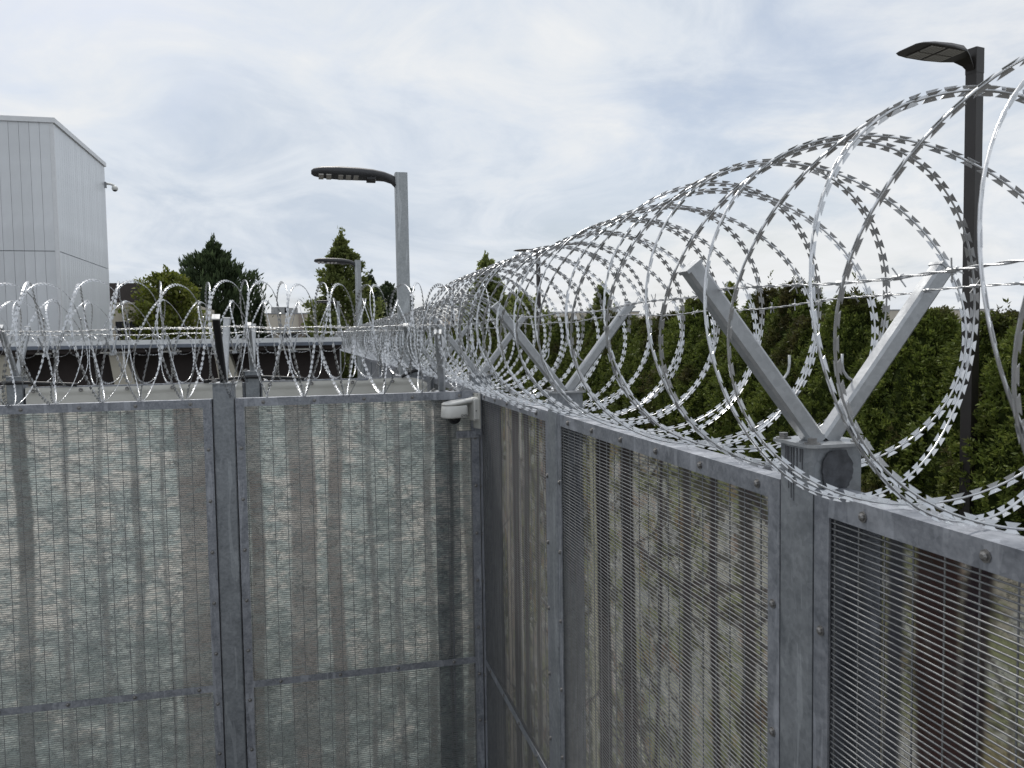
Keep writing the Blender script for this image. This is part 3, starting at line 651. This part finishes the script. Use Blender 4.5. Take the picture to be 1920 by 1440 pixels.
# ------------------------------------------------------------------ street lamps
def lamp_grey(label, x, y, top, s=1.0, head_dir=math.pi, group=None):
    T = thing('street_lamp', label, 'street lamp', (x, y, 0), 0, group)
    part('pole', MB().chbox(-0.062*s, 0.062*s, -0.062*s, 0.062*s, 0, top, 0.008).mesh('pole'), M_LAMP, T)
    mb = MB(); st_ = [(-0.05, 0.030, -0.17, -0.045), (-0.10, 0.045, -0.11, -0.022), (-0.17, 0.06, -0.078, -0.005), (-0.28, 0.075, -0.068, 0.012), (-0.42, 0.085, -0.066, 0.022), (-0.62, 0.09, -0.062, 0.026), (-0.78, 0.085, -0.052, 0.018), (-0.86, 0.06, -0.040, 0.004), (-0.885, 0.03, -0.03, -0.008)]
    def rg(xx, hw, z0, z1): c = min(hw, (z1-z0)/2)*0.6; return [(xx, -hw+c, z0), (xx, hw-c, z0), (xx, hw, z0+c), (xx, hw, z1-c), (xx, hw-c, z1), (xx, -hw+c, z1), (xx, -hw, z1-c), (xx, -hw, z0+c)]
    H = part('lamp_head', mb.loft([rg(*a) for a in st_]).mesh('lamp_head', True), M_LAMPHEAD, T, (0, 0, top), (math.radians(-12), 0, head_dir-math.pi))
    lm = MB().box(-0.024, 0.024, -0.06, 0.06, -0.006, 0.004).mesh('led_module')
    for xx in (-0.79, -0.715, -0.60, -0.525, -0.45): part('led_module', lm, M_LED, H, (xx, 0, -0.060))
    part('sensor', MB().box(-0.345, -0.255, -0.05, 0.05, -0.092, -0.06).mesh('sensor'), M_BLACK, H)
    return T
lamp_grey('tall galvanised street lamp with dark LED head rising just past the fence corner', -0.10, 3.30, 4.99)
lamp_grey('galvanised street lamp standing in front of the pyramidal green tree', -0.03, 12.26, 4.97)
lamp_grey('far galvanised street lamp with its thin head low against the pyramidal tree', 0.14, 29.75, 4.95)
def lamp_dark(label, x, y, top, group=None):
    T = thing('street_lamp', label, 'street lamp', (x, y, 0), math.radians(12), group)
    part('pole', MB().chbox(-0.048, 0.048, -0.048, 0.048, 0, top, 0.004).mesh('pole'), M_BROWNPOLE, T)
    part('pole_top', MB().chbox(-0.050, 0.050, -0.050, 0.050, top-0.18, top+0.02, 0.004).mesh('pole_top'), M_BROWNPOLE, T)
    mb = MB(); st_ = [(-0.05, 0.03, -0.14, -0.03), (-0.09, 0.045, -0.095, -0.002), (-0.15, 0.075, -0.058, 0.012), (-0.24, 0.125, -0.050, 0.006), (-0.40, 0.15, -0.046, -0.002), (-0.58, 0.15, -0.044, -0.012), (-0.68, 0.135, -0.042, -0.022), (-0.73, 0.11, -0.040, -0.032)]
    def rg(xx, hw, z0, z1): c = (z1-z0)*0.25; return [(xx, -hw, z0), (xx, hw, z0), (xx, hw, z0+c), (xx, hw-0.03, z1), (xx, -hw+0.03, z1), (xx, -hw, z0+c)]
    H = part('lamp_head', mb.loft([rg(*a) for a in st_]).mesh('lamp_head', False), M_BROWNPOLE, T, (0, 0, top-0.02), (math.radians(-2), math.radians(0), math.radians(-4)))
    sl_ = MB().box(-0.011, 0.011, -0.055, 0.055, -0.006, 0.002).mesh('led_strip')
    for q in (-0.063, 0.063):
        for j in range(12):
            if j == 6: continue
            part('led_strip', sl_, M_LED, H, (-0.27-0.030*j, q, -0.0475))
    return T
lamp_dark('dark bronze street lamp with flat LED head standing in the hedge gap', 4.24, 0.51, 5.555)
lamp_dark('dark bronze street lamp seen through the large razor wire coil', 5.43, 17.77, 5.86)
lamp_dark('far small dark street lamp standing between the two coils', 5.63, 33.6, 5.82)

# ------------------------------------------------------------------ hedge of thuja shrubs
def leaf_mat(name, dark, light, accent=None, rough=0.6, nscale=1.4, brown=None):
    m, t, b = mat_base(name); gi = t.nodes.new('ShaderNodeNewGeometry'); n = noise(t, nscale, 4, 0.6)
    col = mixf(t, ramp(t, n, [(0.3, dark), (0.7, light)]), ramp(t, gi.outputs['Random Per Island'], [(0.0, dark), (0.75, light), (1.0, accent or light)]), 0.55)
    if brown:
        f = ramp(t, noise(t, 1.1, 3, 0.5, 0.3, off=(4, 2, 1)), [(0.60, 0.0), (0.70, 0.75)]); col = mixf(t, col, brown, f)
    oi = t.nodes.new('ShaderNodeObjectInfo'); hv = t.nodes.new('ShaderNodeHueSaturation'); t.links.new(col, hv.inputs['Color'])
    mr = t.nodes.new('ShaderNodeMapRange'); mr.inputs['To Min'].default_value = 0.8; mr.inputs['To Max'].default_value = 1.2; t.links.new(oi.outputs['Random'], mr.inputs[0]); t.links.new(mr.outputs[0], hv.inputs['Value'])
    t.links.new(hv.outputs[0], b.inputs['Base Color']); b.inputs['Roughness'].default_value = rough; b.inputs['Specular IOR Level'].default_value = 0.3
    tl = t.nodes.new('ShaderNodeBsdfTranslucent'); t.links.new(hv.outputs[0], tl.inputs[0]); ms = t.nodes.new('ShaderNodeMixShader'); ms.inputs[0].default_value = 0.35
    t.links.new(b.outputs[0], ms.inputs[1]); t.links.new(tl.outputs[0], ms.inputs[2]); t.links.new(ms.outputs[0], t.nodes['Material Output'].inputs[0]); return m
M_THUJA = leaf_mat('thuja_foliage', (0.048, 0.072, 0.014), (0.150, 0.190, 0.038), (0.27, 0.29, 0.08), brown=(0.05, 0.035, 0.02))
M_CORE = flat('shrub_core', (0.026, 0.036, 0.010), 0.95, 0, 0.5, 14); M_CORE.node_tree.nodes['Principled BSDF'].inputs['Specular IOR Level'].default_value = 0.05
M_BARK = flat('bark', (0.10, 0.075, 0.055), 0.9, 0, 0.3, 10)
def kites(C, D, N, ln, wd):
    """leaf kites: centre, direction, normal (unit arrays), length, width"""
    S = np.cross(D, N); S /= np.linalg.norm(S, axis=1)[:, None]+1e-9
    V = np.stack([C, C+D*(ln*0.45)[:, None]+S*(wd*0.5)[:, None]+N*(ln*0.08)[:, None], C+D*ln[:, None], C+D*(ln*0.45)[:, None]-S*(wd*0.5)[:, None]+N*(ln*0.08)[:, None]], 1)
    n_ = len(C); return V.reshape(-1, 3), np.arange(n_*4).reshape(n_, 4)
def unit(a): return a/(np.linalg.norm(a, axis=1)[:, None]+1e-9)
def thuja_variant(seed, H=3.75, R=0.66):
    r = np.random.default_rng(seed); nc, per = 4400, 13
    def prof(z): s_ = z/H; return R*np.where(s_ < 0.66, 0.92+0.08*np.sin(s_*4), np.maximum(0, 1-((s_-0.66)/0.35))**0.70*0.98)
    z = r.uniform(0.25, H*0.985, nc); th = r.uniform(0, 2*math.pi, nc)
    lump = 1+0.12*np.sin(th*4+z*2.0+seed)+0.10*np.sin(th*8-z*4.0)+0.06*np.sin(th*3+z*9)+0.05*np.sin(th*13+z*12)
    rad = prof(z)*lump*(1-np.abs(r.normal(0, 0.09, nc)))+r.uniform(-0.02, 0.05, nc)
    C = np.stack([rad*np.cos(th), rad*np.sin(th), z], 1); out = np.stack([np.cos(th), np.sin(th), np.zeros(nc)], 1)
    A = unit(out*r.uniform(0.3, 0.9, nc)[:, None]+np.array([0, 0, 1.0])*r.uniform(0.2, 1.1, nc)[:, None]+r.normal(0, 0.25, (nc, 3)))
    Nf = unit(np.cross(A, r.normal(0, 1, (nc, 3)))); S = np.cross(A, Nf)
    ang = np.tile(np.linspace(-1.15, 1.15, per), nc)+r.normal(0, 0.15, nc*per); rp = lambda a: np.repeat(a, per, 0)
    along = r.uniform(0, 0.055, nc*per)
    D = unit(rp(A)*np.cos(ang)[:, None]+rp(S)*np.sin(ang)[:, None]+rp(Nf)*r.normal(0, 0.22, nc*per)[:, None])
    Cc = rp(C)+rp(A)*along[:, None]+r.normal(0, 0.012, (nc*per, 3)); N = unit(np.cross(D, r.normal(0, 1, (nc*per, 3))))
    ln = r.uniform(0.026, 0.060, nc*per); V1, F1 = kites(Cc, D, N, ln, ln*r.uniform(0.3, 0.5, nc*per))
    tips = []
    for k in range(13):
        a = r.uniform(0, 6.28); q = r.uniform(0, 0.34); bx, by = q*math.cos(a), q*math.sin(a); h0 = H*(0.93-q*0.42); hl = r.uniform(0.14, 0.36)*(1.4 if k == 0 else 1)
        for j in range(46):
            s_ = r.uniform(0, 1); tips.append((bx+r.normal(0, 0.016)*(1.6-s_), by+r.normal(0, 0.016)*(1.6-s_), h0+hl*s_))
    tp = np.array(tips); n2 = len(tp); D2 = unit(np.stack([r.normal(0, 0.5, n2), r.normal(0, 0.5, n2), np.ones(n2)], 1)); N2 = unit(np.cross(D2, r.normal(0, 1, (n2, 3))))
    ln2 = r.uniform(0.03, 0.07, n2); V2, F2 = kites(tp, D2, N2, ln2, ln2*0.36)
    me = npmesh('foliage', np.concatenate([V1, V2]), np.concatenate([F1, F2+len(V1)]))
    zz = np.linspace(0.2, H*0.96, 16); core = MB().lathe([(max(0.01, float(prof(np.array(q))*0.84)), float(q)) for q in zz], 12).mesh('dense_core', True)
    return me, core
TH = [thuja_variant(s, h) for s, h in ((1, 3.70), (2, 3.85), (3, 3.62), (4, 3.78))]
trunk_me = MB().tube([(0, 0, 0), (0.01, 0, 0.6), (0, 0.01, 2.4)], [0.06, 0.05, 0.02], 8).mesh('trunk', True)
rh = random.Random(9); y = -2.6
hedge_y = []
while y < 46:
    if not (0.42 < y < 0.60): hedge_y.append(y)
    y += rh.uniform(0.50, 0.72)
for i, y in enumerate(hedge_y):
    vi = rh.randrange(4); lab = 'columnar thuja growing right beside the dark bronze lamp pole' if -0.2 < y < 1.2 else 'dark green columnar thuja in the hedge behind the razor wire'; T = thing('hedge_shrub', lab, 'shrub', (4.80+rh.uniform(-0.10, 0.10), y, 0), rh.uniform(0, 6.28), 'thuja shrubs at the lamp pole' if -0.2 < y < 1.2 else 'thuja hedge shrubs')
    s_ = rh.choice([rh.uniform(0.90, 0.96), rh.uniform(0.96, 1.07)])*(1.02 if y < 0.5 else 1); sx = rh.uniform(0.9, 1.1); T.scale = (sx, sx, s_)
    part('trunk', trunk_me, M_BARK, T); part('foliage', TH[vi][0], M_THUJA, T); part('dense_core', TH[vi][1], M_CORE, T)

# ------------------------------------------------------------------ trees
def tree(label, x, y, H, rad, z0, shape, mat, seed, n=7000, leaf=0.22, trunk_r=0.16, group=None, name='tree'):
    r = np.random.default_rng(seed); T = thing(name, label, 'tree', (x, y, 0), 0, group)
    mb = MB(); mb.tube([(0, 0, 0), (0.03, 0.02, H*0.4), (0, 0, H*0.93)], [trunk_r, trunk_r*0.7, 0.02], 8)
    L = []
    nb = 70
    for k in range(nb):
        s_ = (k+0.5)/nb; z = z0+(H-z0)*s_*0.96
        R_ = rad*(shape(s_))*r.uniform(0.62, 1.22); a = k*2.4+r.uniform(-0.4, 0.4)
        rise = {'con': -0.05, 'pine': 0.55, 'broad': 0.45}.get(shape.__name__, 0.3)
        tip = np.array([R_*math.cos(a), R_*math.sin(a), z+R_*rise]); base = np.array([0, 0, max(0.3, z-R_*0.12)])
        mb.tube([tuple(base), tuple((base+tip)/2+np.array([0, 0, 0.03*R_])), tuple(tip)], [trunk_r*0.28*(1-s_*0.6), trunk_r*0.18*(1-s_*0.6), 0.008], 4); L.append((base, tip, R_))
    part('trunk', mb.mesh('trunk', True), M_BARK, T)
    P = []; D = []
    per = n//nb
    for base, tip, R_ in L:
        t_ = r.uniform(0.25, 1.06, per)**0.8; c = base[None]+(tip-base)[None]*t_[:, None]
        spread = (0.10+0.20*R_)*(1.15-t_*0.75); c = c+r.normal(0, 1, (per, 3))*spread[:, None]*np.array([1, 1, 0.75]); P.append(c)
        ax = (tip-base)/(np.linalg.norm(tip-base)+1e-6)
        up = 1.0 if shape.__name__ == 'pine' else 0.25
        D.append(unit(ax[None]*0.6+r.normal(0, 0.6 if shape.__name__ != 'pine' else 0.3, (per, 3))+np.array([0, 0, up])))
    top = r.normal(0, 1, (120, 3))*np.array([0.10, 0.10, 0.35])*rad*0.35+np.array([0, 0, H*0.95]); P.append(top); D.append(unit(r.normal(0, 0.4, (120, 3))+np.array([0, 0, 1])))
    P = np.concatenate(P); D = np.concatenate(D); N = unit(np.cross(D, r.normal(0, 1, P.shape))); ln = leaf*r.uniform(0.6, 1.35, len(P))
    wd = ln*(0.28 if shape.__name__ == 'pine' else 0.62); V, F = kites(P, D, N, ln, wd)
    part('crown', npmesh('crown', V, F), mat, T); return T
def con(s_): return max(0.05, (1-s_)**0.9)*(1-0.25*math.exp(-s_*8))
def pine(s_): return max(0.08, math.sin(min(1, (1-s_)*1.25)*math.pi/2)**0.9)*(0.75+0.25*min(1, s_*5))
def broad(s_): return max(0.08, math.sin(min(1.0, 0.12+0.88*s_)*math.pi)**0.6)
def pyr(s_): return max(0.05, (1-s_)**0.75)*(0.7+0.3*min(1, s_*4))
M_PINE = leaf_mat('pine_needles', (0.024, 0.040, 0.018), (0.066, 0.094, 0.042), None, nscale=0.5)
M_YEL = leaf_mat('yellow_green_leaves', (0.08, 0.11, 0.018), (0.22, 0.25, 0.045), (0.32, 0.31, 0.08), nscale=0.5)
M_LIN = leaf_mat('green_leaves', (0.07, 0.095, 0.025), (0.20, 0.23, 0.07), (0.30, 0.32, 0.11), nscale=0.5)
M_SPR = leaf_mat('spruce_needles', (0.024, 0.040, 0.020), (0.062, 0.088, 0.040), None, nscale=0.5)
tree('broad dark pine with upswept branch tips behind the low roof', -7.7, 58.6, 10.6, 3.2, 1.2, pine, M_PINE, 1, 18000, 0.42, 0.22, name='pine_tree')
tree('yellow-green broadleaf tree in front of the dark pine', -7.7, 37.4, 6.75, 1.75, 0.8, broad, M_YEL, 2, 11000, 0.19)
tree('tall pyramidal green tree with jagged outline behind the galvanised lamp', 0.95, 46.2, 9.75, 3.1, 0.6, pyr, M_LIN, 3, 17000, 0.24)
tree('dark spruce leaning against the pyramidal green tree', 3.0, 50.8, 7.6, 2.5, 0.8, con, M_SPR, 4, 11000, 0.26, name='spruce_tree')
tree('small dark round-topped tree left of the tall galvanised pole', 4.4, 53.6, 7.4, 1.45, 0.8, broad, M_SPR, 5, 6000, 0.22)
tree('thin dark spruce right of the tall galvanised pole', 6.1, 55.2, 7.3, 0.75, 0.8, con, M_SPR, 6, 4000, 0.22, name='spruce_tree')
tree('pointed green tree rising over the coil beside the dark lamp', 7.45, 34.2, 7.3, 2.1, 0.8, pyr, M_LIN, 7, 13000, 0.20)
tree('small green tree poking above the hedge behind the V arm', 12.9, 32.8, 5.85, 1.0, 0.8, pyr, M_LIN, 8, 6000, 0.18)
tree('slim yellow-green tree tip above the hedge', 19.0, 31.3, 5.9, 0.75, 0.8, pyr, M_YEL, 9, 4000, 0.17)
tree('far round grey-green tree above the beige roof', 61.9, 93.0, 7.6, 1.9, 1.0, broad, M_SPR, 10, 5000, 0.35)
tree('low dark tree between the pine and the beige building', -4.6, 57.0, 6.4, 0.9, 0.6, con, M_PINE, 12, 4000, 0.28, name='spruce_tree')
tree('low green tree filling behind the hedge left end', 9.6, 36.5, 5.6, 1.7, 0.6, broad, M_LIN, 13, 7000, 0.2)

# ------------------------------------------------------------------ tall grey hall
M_CLAD = flat('grey_cladding', (0.66, 0.675, 0.69), 0.42, 0.35, 0.05, 1.2, 3); M_COPE = flat('coping_grey', (0.68, 0.69, 0.70), 0.45, 0.3, 0.04)
M_CLAD2 = flat('grey_cladding_fine', (0.74, 0.765, 0.79), 0.42, 0.35, 0.05, 1.2, 3)
def hall():
    T = thing('grey_hall', 'tall windowless grey hall with ribbed metal cladding', 'building', (-8.5, 22.9, 0)); H = 10.25; J = 6.20
    part('wall', MB().box(-9, -0.045, 0.045, 6.45, 0, H-0.1).mesh('wall'), flat('hall_core', (0.28, 0.29, 0.31), 0.6), T)
    wd = 0.285
    up = MB().box(0.004, wd-0.004, 0, 0.044, J+0.012, H-0.15).mesh('cladding_panel'); lo = MB().box(0.004, wd-0.004, 0, 0.044, 0.1, J-0.012).mesh('cladding_panel')
    for i in range(16):
        rz = ((i*37) % 7-3)*0.0025
        for me in (up, lo): part('cladding_panel', me, M_CLAD, T, (-(i+1)*wd-0.10, 0.0, 0), (0, 0, rz))
    wd2 = 0.245
    up2 = MB().box(-0.044, 0, 0.004, wd2-0.004, J+0.012, H-0.15).mesh('side_panel'); lo2 = MB().box(-0.044, 0, 0.004, wd2-0.004, 0.1, J-0.012).mesh('side_panel')
    for i in range(26):
        for me in (up2, lo2): part('side_panel', me, M_CLAD2, T, (0.0, 0.09+i*wd2, 0))
    part('corner_trim', MB().box(-0.10, 0.006, -0.006, 0.09, 0.05, H-0.15).mesh('corner_trim'), M_COPE, T)
    part('coping', MB().box(-9, 0.06, -0.06, 0.2, H-0.15, H).box(-0.2, 0.06, 0.2, 6.5, H-0.15, H).mesh('coping'), M_COPE, T)
    part('roof', MB().box(-9, -0.2, 0.2, 6.45, H-0.1, H-0.04).mesh('roof'), M_SHEET, T)
for _m in (M_CLAD, M_CLAD2):
    t = _m.node_tree; b = t.nodes['Principled BSDF']; src = b.inputs['Base Color'].links[0].from_socket; oi = t.nodes.new('ShaderNodeObjectInfo'); hv = t.nodes.new('ShaderNodeHueSaturation'); mr = t.nodes.new('ShaderNodeMapRange')
    mr.inputs['To Min'].default_value = 0.94; mr.inputs['To Max'].default_value = 1.03; t.links.new(oi.outputs['Random'], mr.inputs[0]); t.links.new(mr.outputs[0], hv.inputs['Value'])
    st = ramp(t, noise(t, 2.5, 5, 0.6, 0.2, (3.0, 3.0, 0.12)), [(0.35, 0.93), (0.7, 1.0)]); mu = mixf(t, (0.36, 0.37, 0.38), src, st); t.links.new(mu, hv.inputs['Color']); t.links.new(hv.outputs[0], b.inputs['Base Color'])
hall()
T = thing('dome_camera', 'small white dome camera on the far edge of the grey hall', 'security camera', (-8.47, 29.32, 9.33))
T.scale = (0.72, 0.72, 0.72)
part('wall_plate', MB().box(-0.04, 0.03, -0.10, 0.10, -0.05, 0.25).mesh('wall_plate'), M_SHEET, T)
part('arm', MB().tube([(0.02, 0, 0.17), (0.25, 0, 0.15), (0.42, 0, 0.06)], 0.06, 8).mesh('arm', True), M_CAMWHITE, T)
part('dome', MB().lathe([(0.05, 0.10), (0.14, 0.06), (0.16, -0.03), (0.15, -0.10), (0.08, -0.17)], 14, 0.44, 0, -0.04).mesh('dome', True), M_CAMWHITE, T)
part('lens_window', MB().lathe([(0.13, -0.08), (0.12, -0.14), (0.05, -0.19)], 12, 0.44, 0, -0.045).mesh('lens_window', True), M_GLASSDARK, T)

# ------------------------------------------------------------------ low roofed building behind the passage
M_FASC = flat('fascia_grey', (0.74, 0.75, 0.75), 0.5, 0.1, 0.05, 2); M_GUT = flat('gutter_blue_grey', (0.15, 0.17, 0.21), 0.5, 0.2)
M_DBROWN = flat('dark_brown_wall', (0.030, 0.021, 0.019), 0.7, 0, 0.2, 2); M_BEIGE = flat('beige_render', (0.44, 0.41, 0.34), 0.8, 0, 0.06); M_SOFF = flat('soffit_white', (0.55, 0.54, 0.50), 0.7)
T = thing('low_building', 'low dark-walled building with a flat grey roof edge and beige buttresses', 'building', (-0.36, 13.5, 0))
part('wall', MB().box(-14, -0.02, 0.75, 6, 0, 3.20).mesh('wall'), M_DBROWN, T)
part('roof', MB().box(-14, 0, 0.06, 6.1, 3.205, 3.36).mesh('roof'), M_SHEET, T)
part('fascia', MB().box(-14, 0, 0, 0.06, 3.285, 3.385).mesh('fascia'), M_FASC, T)
part('gutter', MB().box(-14, 0, -0.05, 0.06, 3.215, 3.284).mesh('gutter'), M_GUT, T)
part('soffit', MB().box(-14, 0, 0.06, 0.75, 3.12, 3.204).mesh('soffit'), M_DBROWN, T)
rs = random.Random(3)
for i in range(11):
    x = -13.5+i*1.22; part('soffit_lamp', MB().box(x, x+rs.uniform(0.3, 0.6), 0.1, 0.16, 3.13, 3.165).mesh('soffit_lamp'), M_SOFF, T, loc=(0, -0.045, -0.02))
for xa in (-4.82, -2.72, -7.0, -9.3):
    mb = MB(); mb.loft([[(xa+o, 0.15, z), (xa+o+wd_, 0.15, z), (xa+o+wd_, 0.76, z), (xa+o, 0.76, z)] for (z, o, wd_) in ((0.0, 0.55, 0.75), (2.4, 0.10, 0.42), (3.115, 0.0, 0.30))])
    part('buttress', mb.mesh('buttress'), M_BEIGE, T)
rw = [-7.5, -6.28, -5.04, -3.84, -2.62, -1.40]
arm_s = MB()
for i, x in enumerate(rw):
    B_ = thing('roof_bracket', 'small steel V bracket holding the thin coil on the low roof edge', 'bracket', (x, 13.34, 0), 0, 'roof edge brackets')
    part('arm', MB().tube([(0.0, 0.0, 3.10), (-0.10, -0.12, 3.47)], 0.022, 4).mesh('arm'), M_ARM, B_)
    part('arm', MB().tube([(0.0, 0.0, 3.10), (0.10, 0.06, 3.47)], 0.022, 4).mesh('arm'), M_ARM, B_)
    part('base', MB().box(-0.05, 0.05, -0.03, 0.13, 3.07, 3.12).mesh('base'), M_ARM, B_)
razor_coil('thin small razor wire coil along the low grey roof edge', (-9.5, 13.32, 3.27), (1, 0, 0), 9.1, 0.21, 0.30, 0.4, 44, spt=40, clips=False, scale=1.6, spacing=0.08)

# ------------------------------------------------------------------ cream building with brown roof boxes
M_CREAM = flat('cream_render', (0.58, 0.53, 0.44), 0.8, 0, 0.05, 1); M_BRN = flat('brown_cladding', (0.055, 0.045, 0.042), 0.6, 0.1, 0.15, 3); M_WIN = flat('window_glass', (0.02, 0.022, 0.03), 0.15)
T = thing('cream_building', 'cream rendered building with dark brown roof boxes and a barred window', 'building', (-9.2, 38.2, 0))
part('wall', MB().box(-6, 2.6, 0, 9, 0, 5.25).mesh('wall'), M_CREAM, T)
part('roof_box', MB().box(-4, 0.1, 0.4, 5, 5.25, 6.30).mesh('roof_box'), M_BRN, T); part('roof_box', MB().box(-0.1, 1.55, 4.6, 8, 5.25, 6.05).mesh('roof_box'), M_BRN, T)
part('parapet', MB().box(-6, 2.65, -0.05, 0.25, 5.25, 5.33).mesh('parapet'), M_CREAM, T)
W_ = part('window', MB().box(-1.0, 0.15, -0.03, 0.02, 3.3, 4.4).mesh('window'), M_WIN, T)
for k in range(8): part('bar', MB().box(-1.0+k*0.16, -0.965+k*0.16, -0.07, -0.031, 3.3, 4.4).mesh('bar'), M_BLACK, W_)
part('window', MB().box(1.3, 2.2, -0.03, 0.02, 3.3, 4.3).mesh('window'), M_WIN, T)

# ------------------------------------------------------------------ far beige buildings
M_FAR = flat('far_beige', (0.56, 0.51, 0.43), 0.85, 0, 0.04, 0.6); M_FARB = flat('far_brown_band', (0.33, 0.28, 0.24), 0.85); M_FARG = flat('far_grey', (0.30, 0.31, 0.32), 0.8); M_DGLASS = flat('far_glazing', (0.05, 0.055, 0.065), 0.3)
def far_building(label, x0, x1, y, top, bay, seed, piers=True, units=2, band=1.1):
    T = thing('far_building', label, 'building', (x0, y, 0)); W = x1-x0; r = random.Random(seed)
    part('wall', MB().box(0, W, 0, 14, 0, top).mesh('wall'), M_FAR, T)
    part('coping', MB().box(-0.05, W+0.05, -0.06, 0.3, top, top+0.10).mesh('coping'), M_FARG, T)
    part('canopy', MB().box(0, W, -0.8, 0, top-1.75, top-1.55).mesh('canopy'), M_FARG, T)
    n_ = int(W/bay)
    for i in range(n_): part('window', MB().box(i*bay+0.4, i*bay+bay-0.4, -0.06, 0.02, 0.6, top-1.9).mesh('window'), M_DGLASS, T)
    if piers:
        for i in range(0, n_+1, 2): part('pier', MB().box(i*bay-0.25, i*bay+0.25, -0.15, 0.05, 0, top-0.02).mesh('pier'), M_FARB, T)
    for k in range(units):
        x = r.uniform(0.5, W-2); part('roof_unit', MB().box(x, x+r.uniform(0.9, 1.6), 1, 2.5, top+0.1, top+r.uniform(0.5, 0.8)).mesh('roof_unit'), M_FARG, T)
far_building('long low beige building behind the pyramidal tree', -6.6, 6.5, 78, 6.0, 2.4, 1, True, 3)
far_building('beige low building seen through the large coil above the hedge', 13.5, 31.5, 72.5, 5.75, 3.0, 2, False, 1)
far_building('beige low warehouse far behind the hedge and the V arms', 34, 67, 64.5, 5.45, 3.0, 3, False, 3)
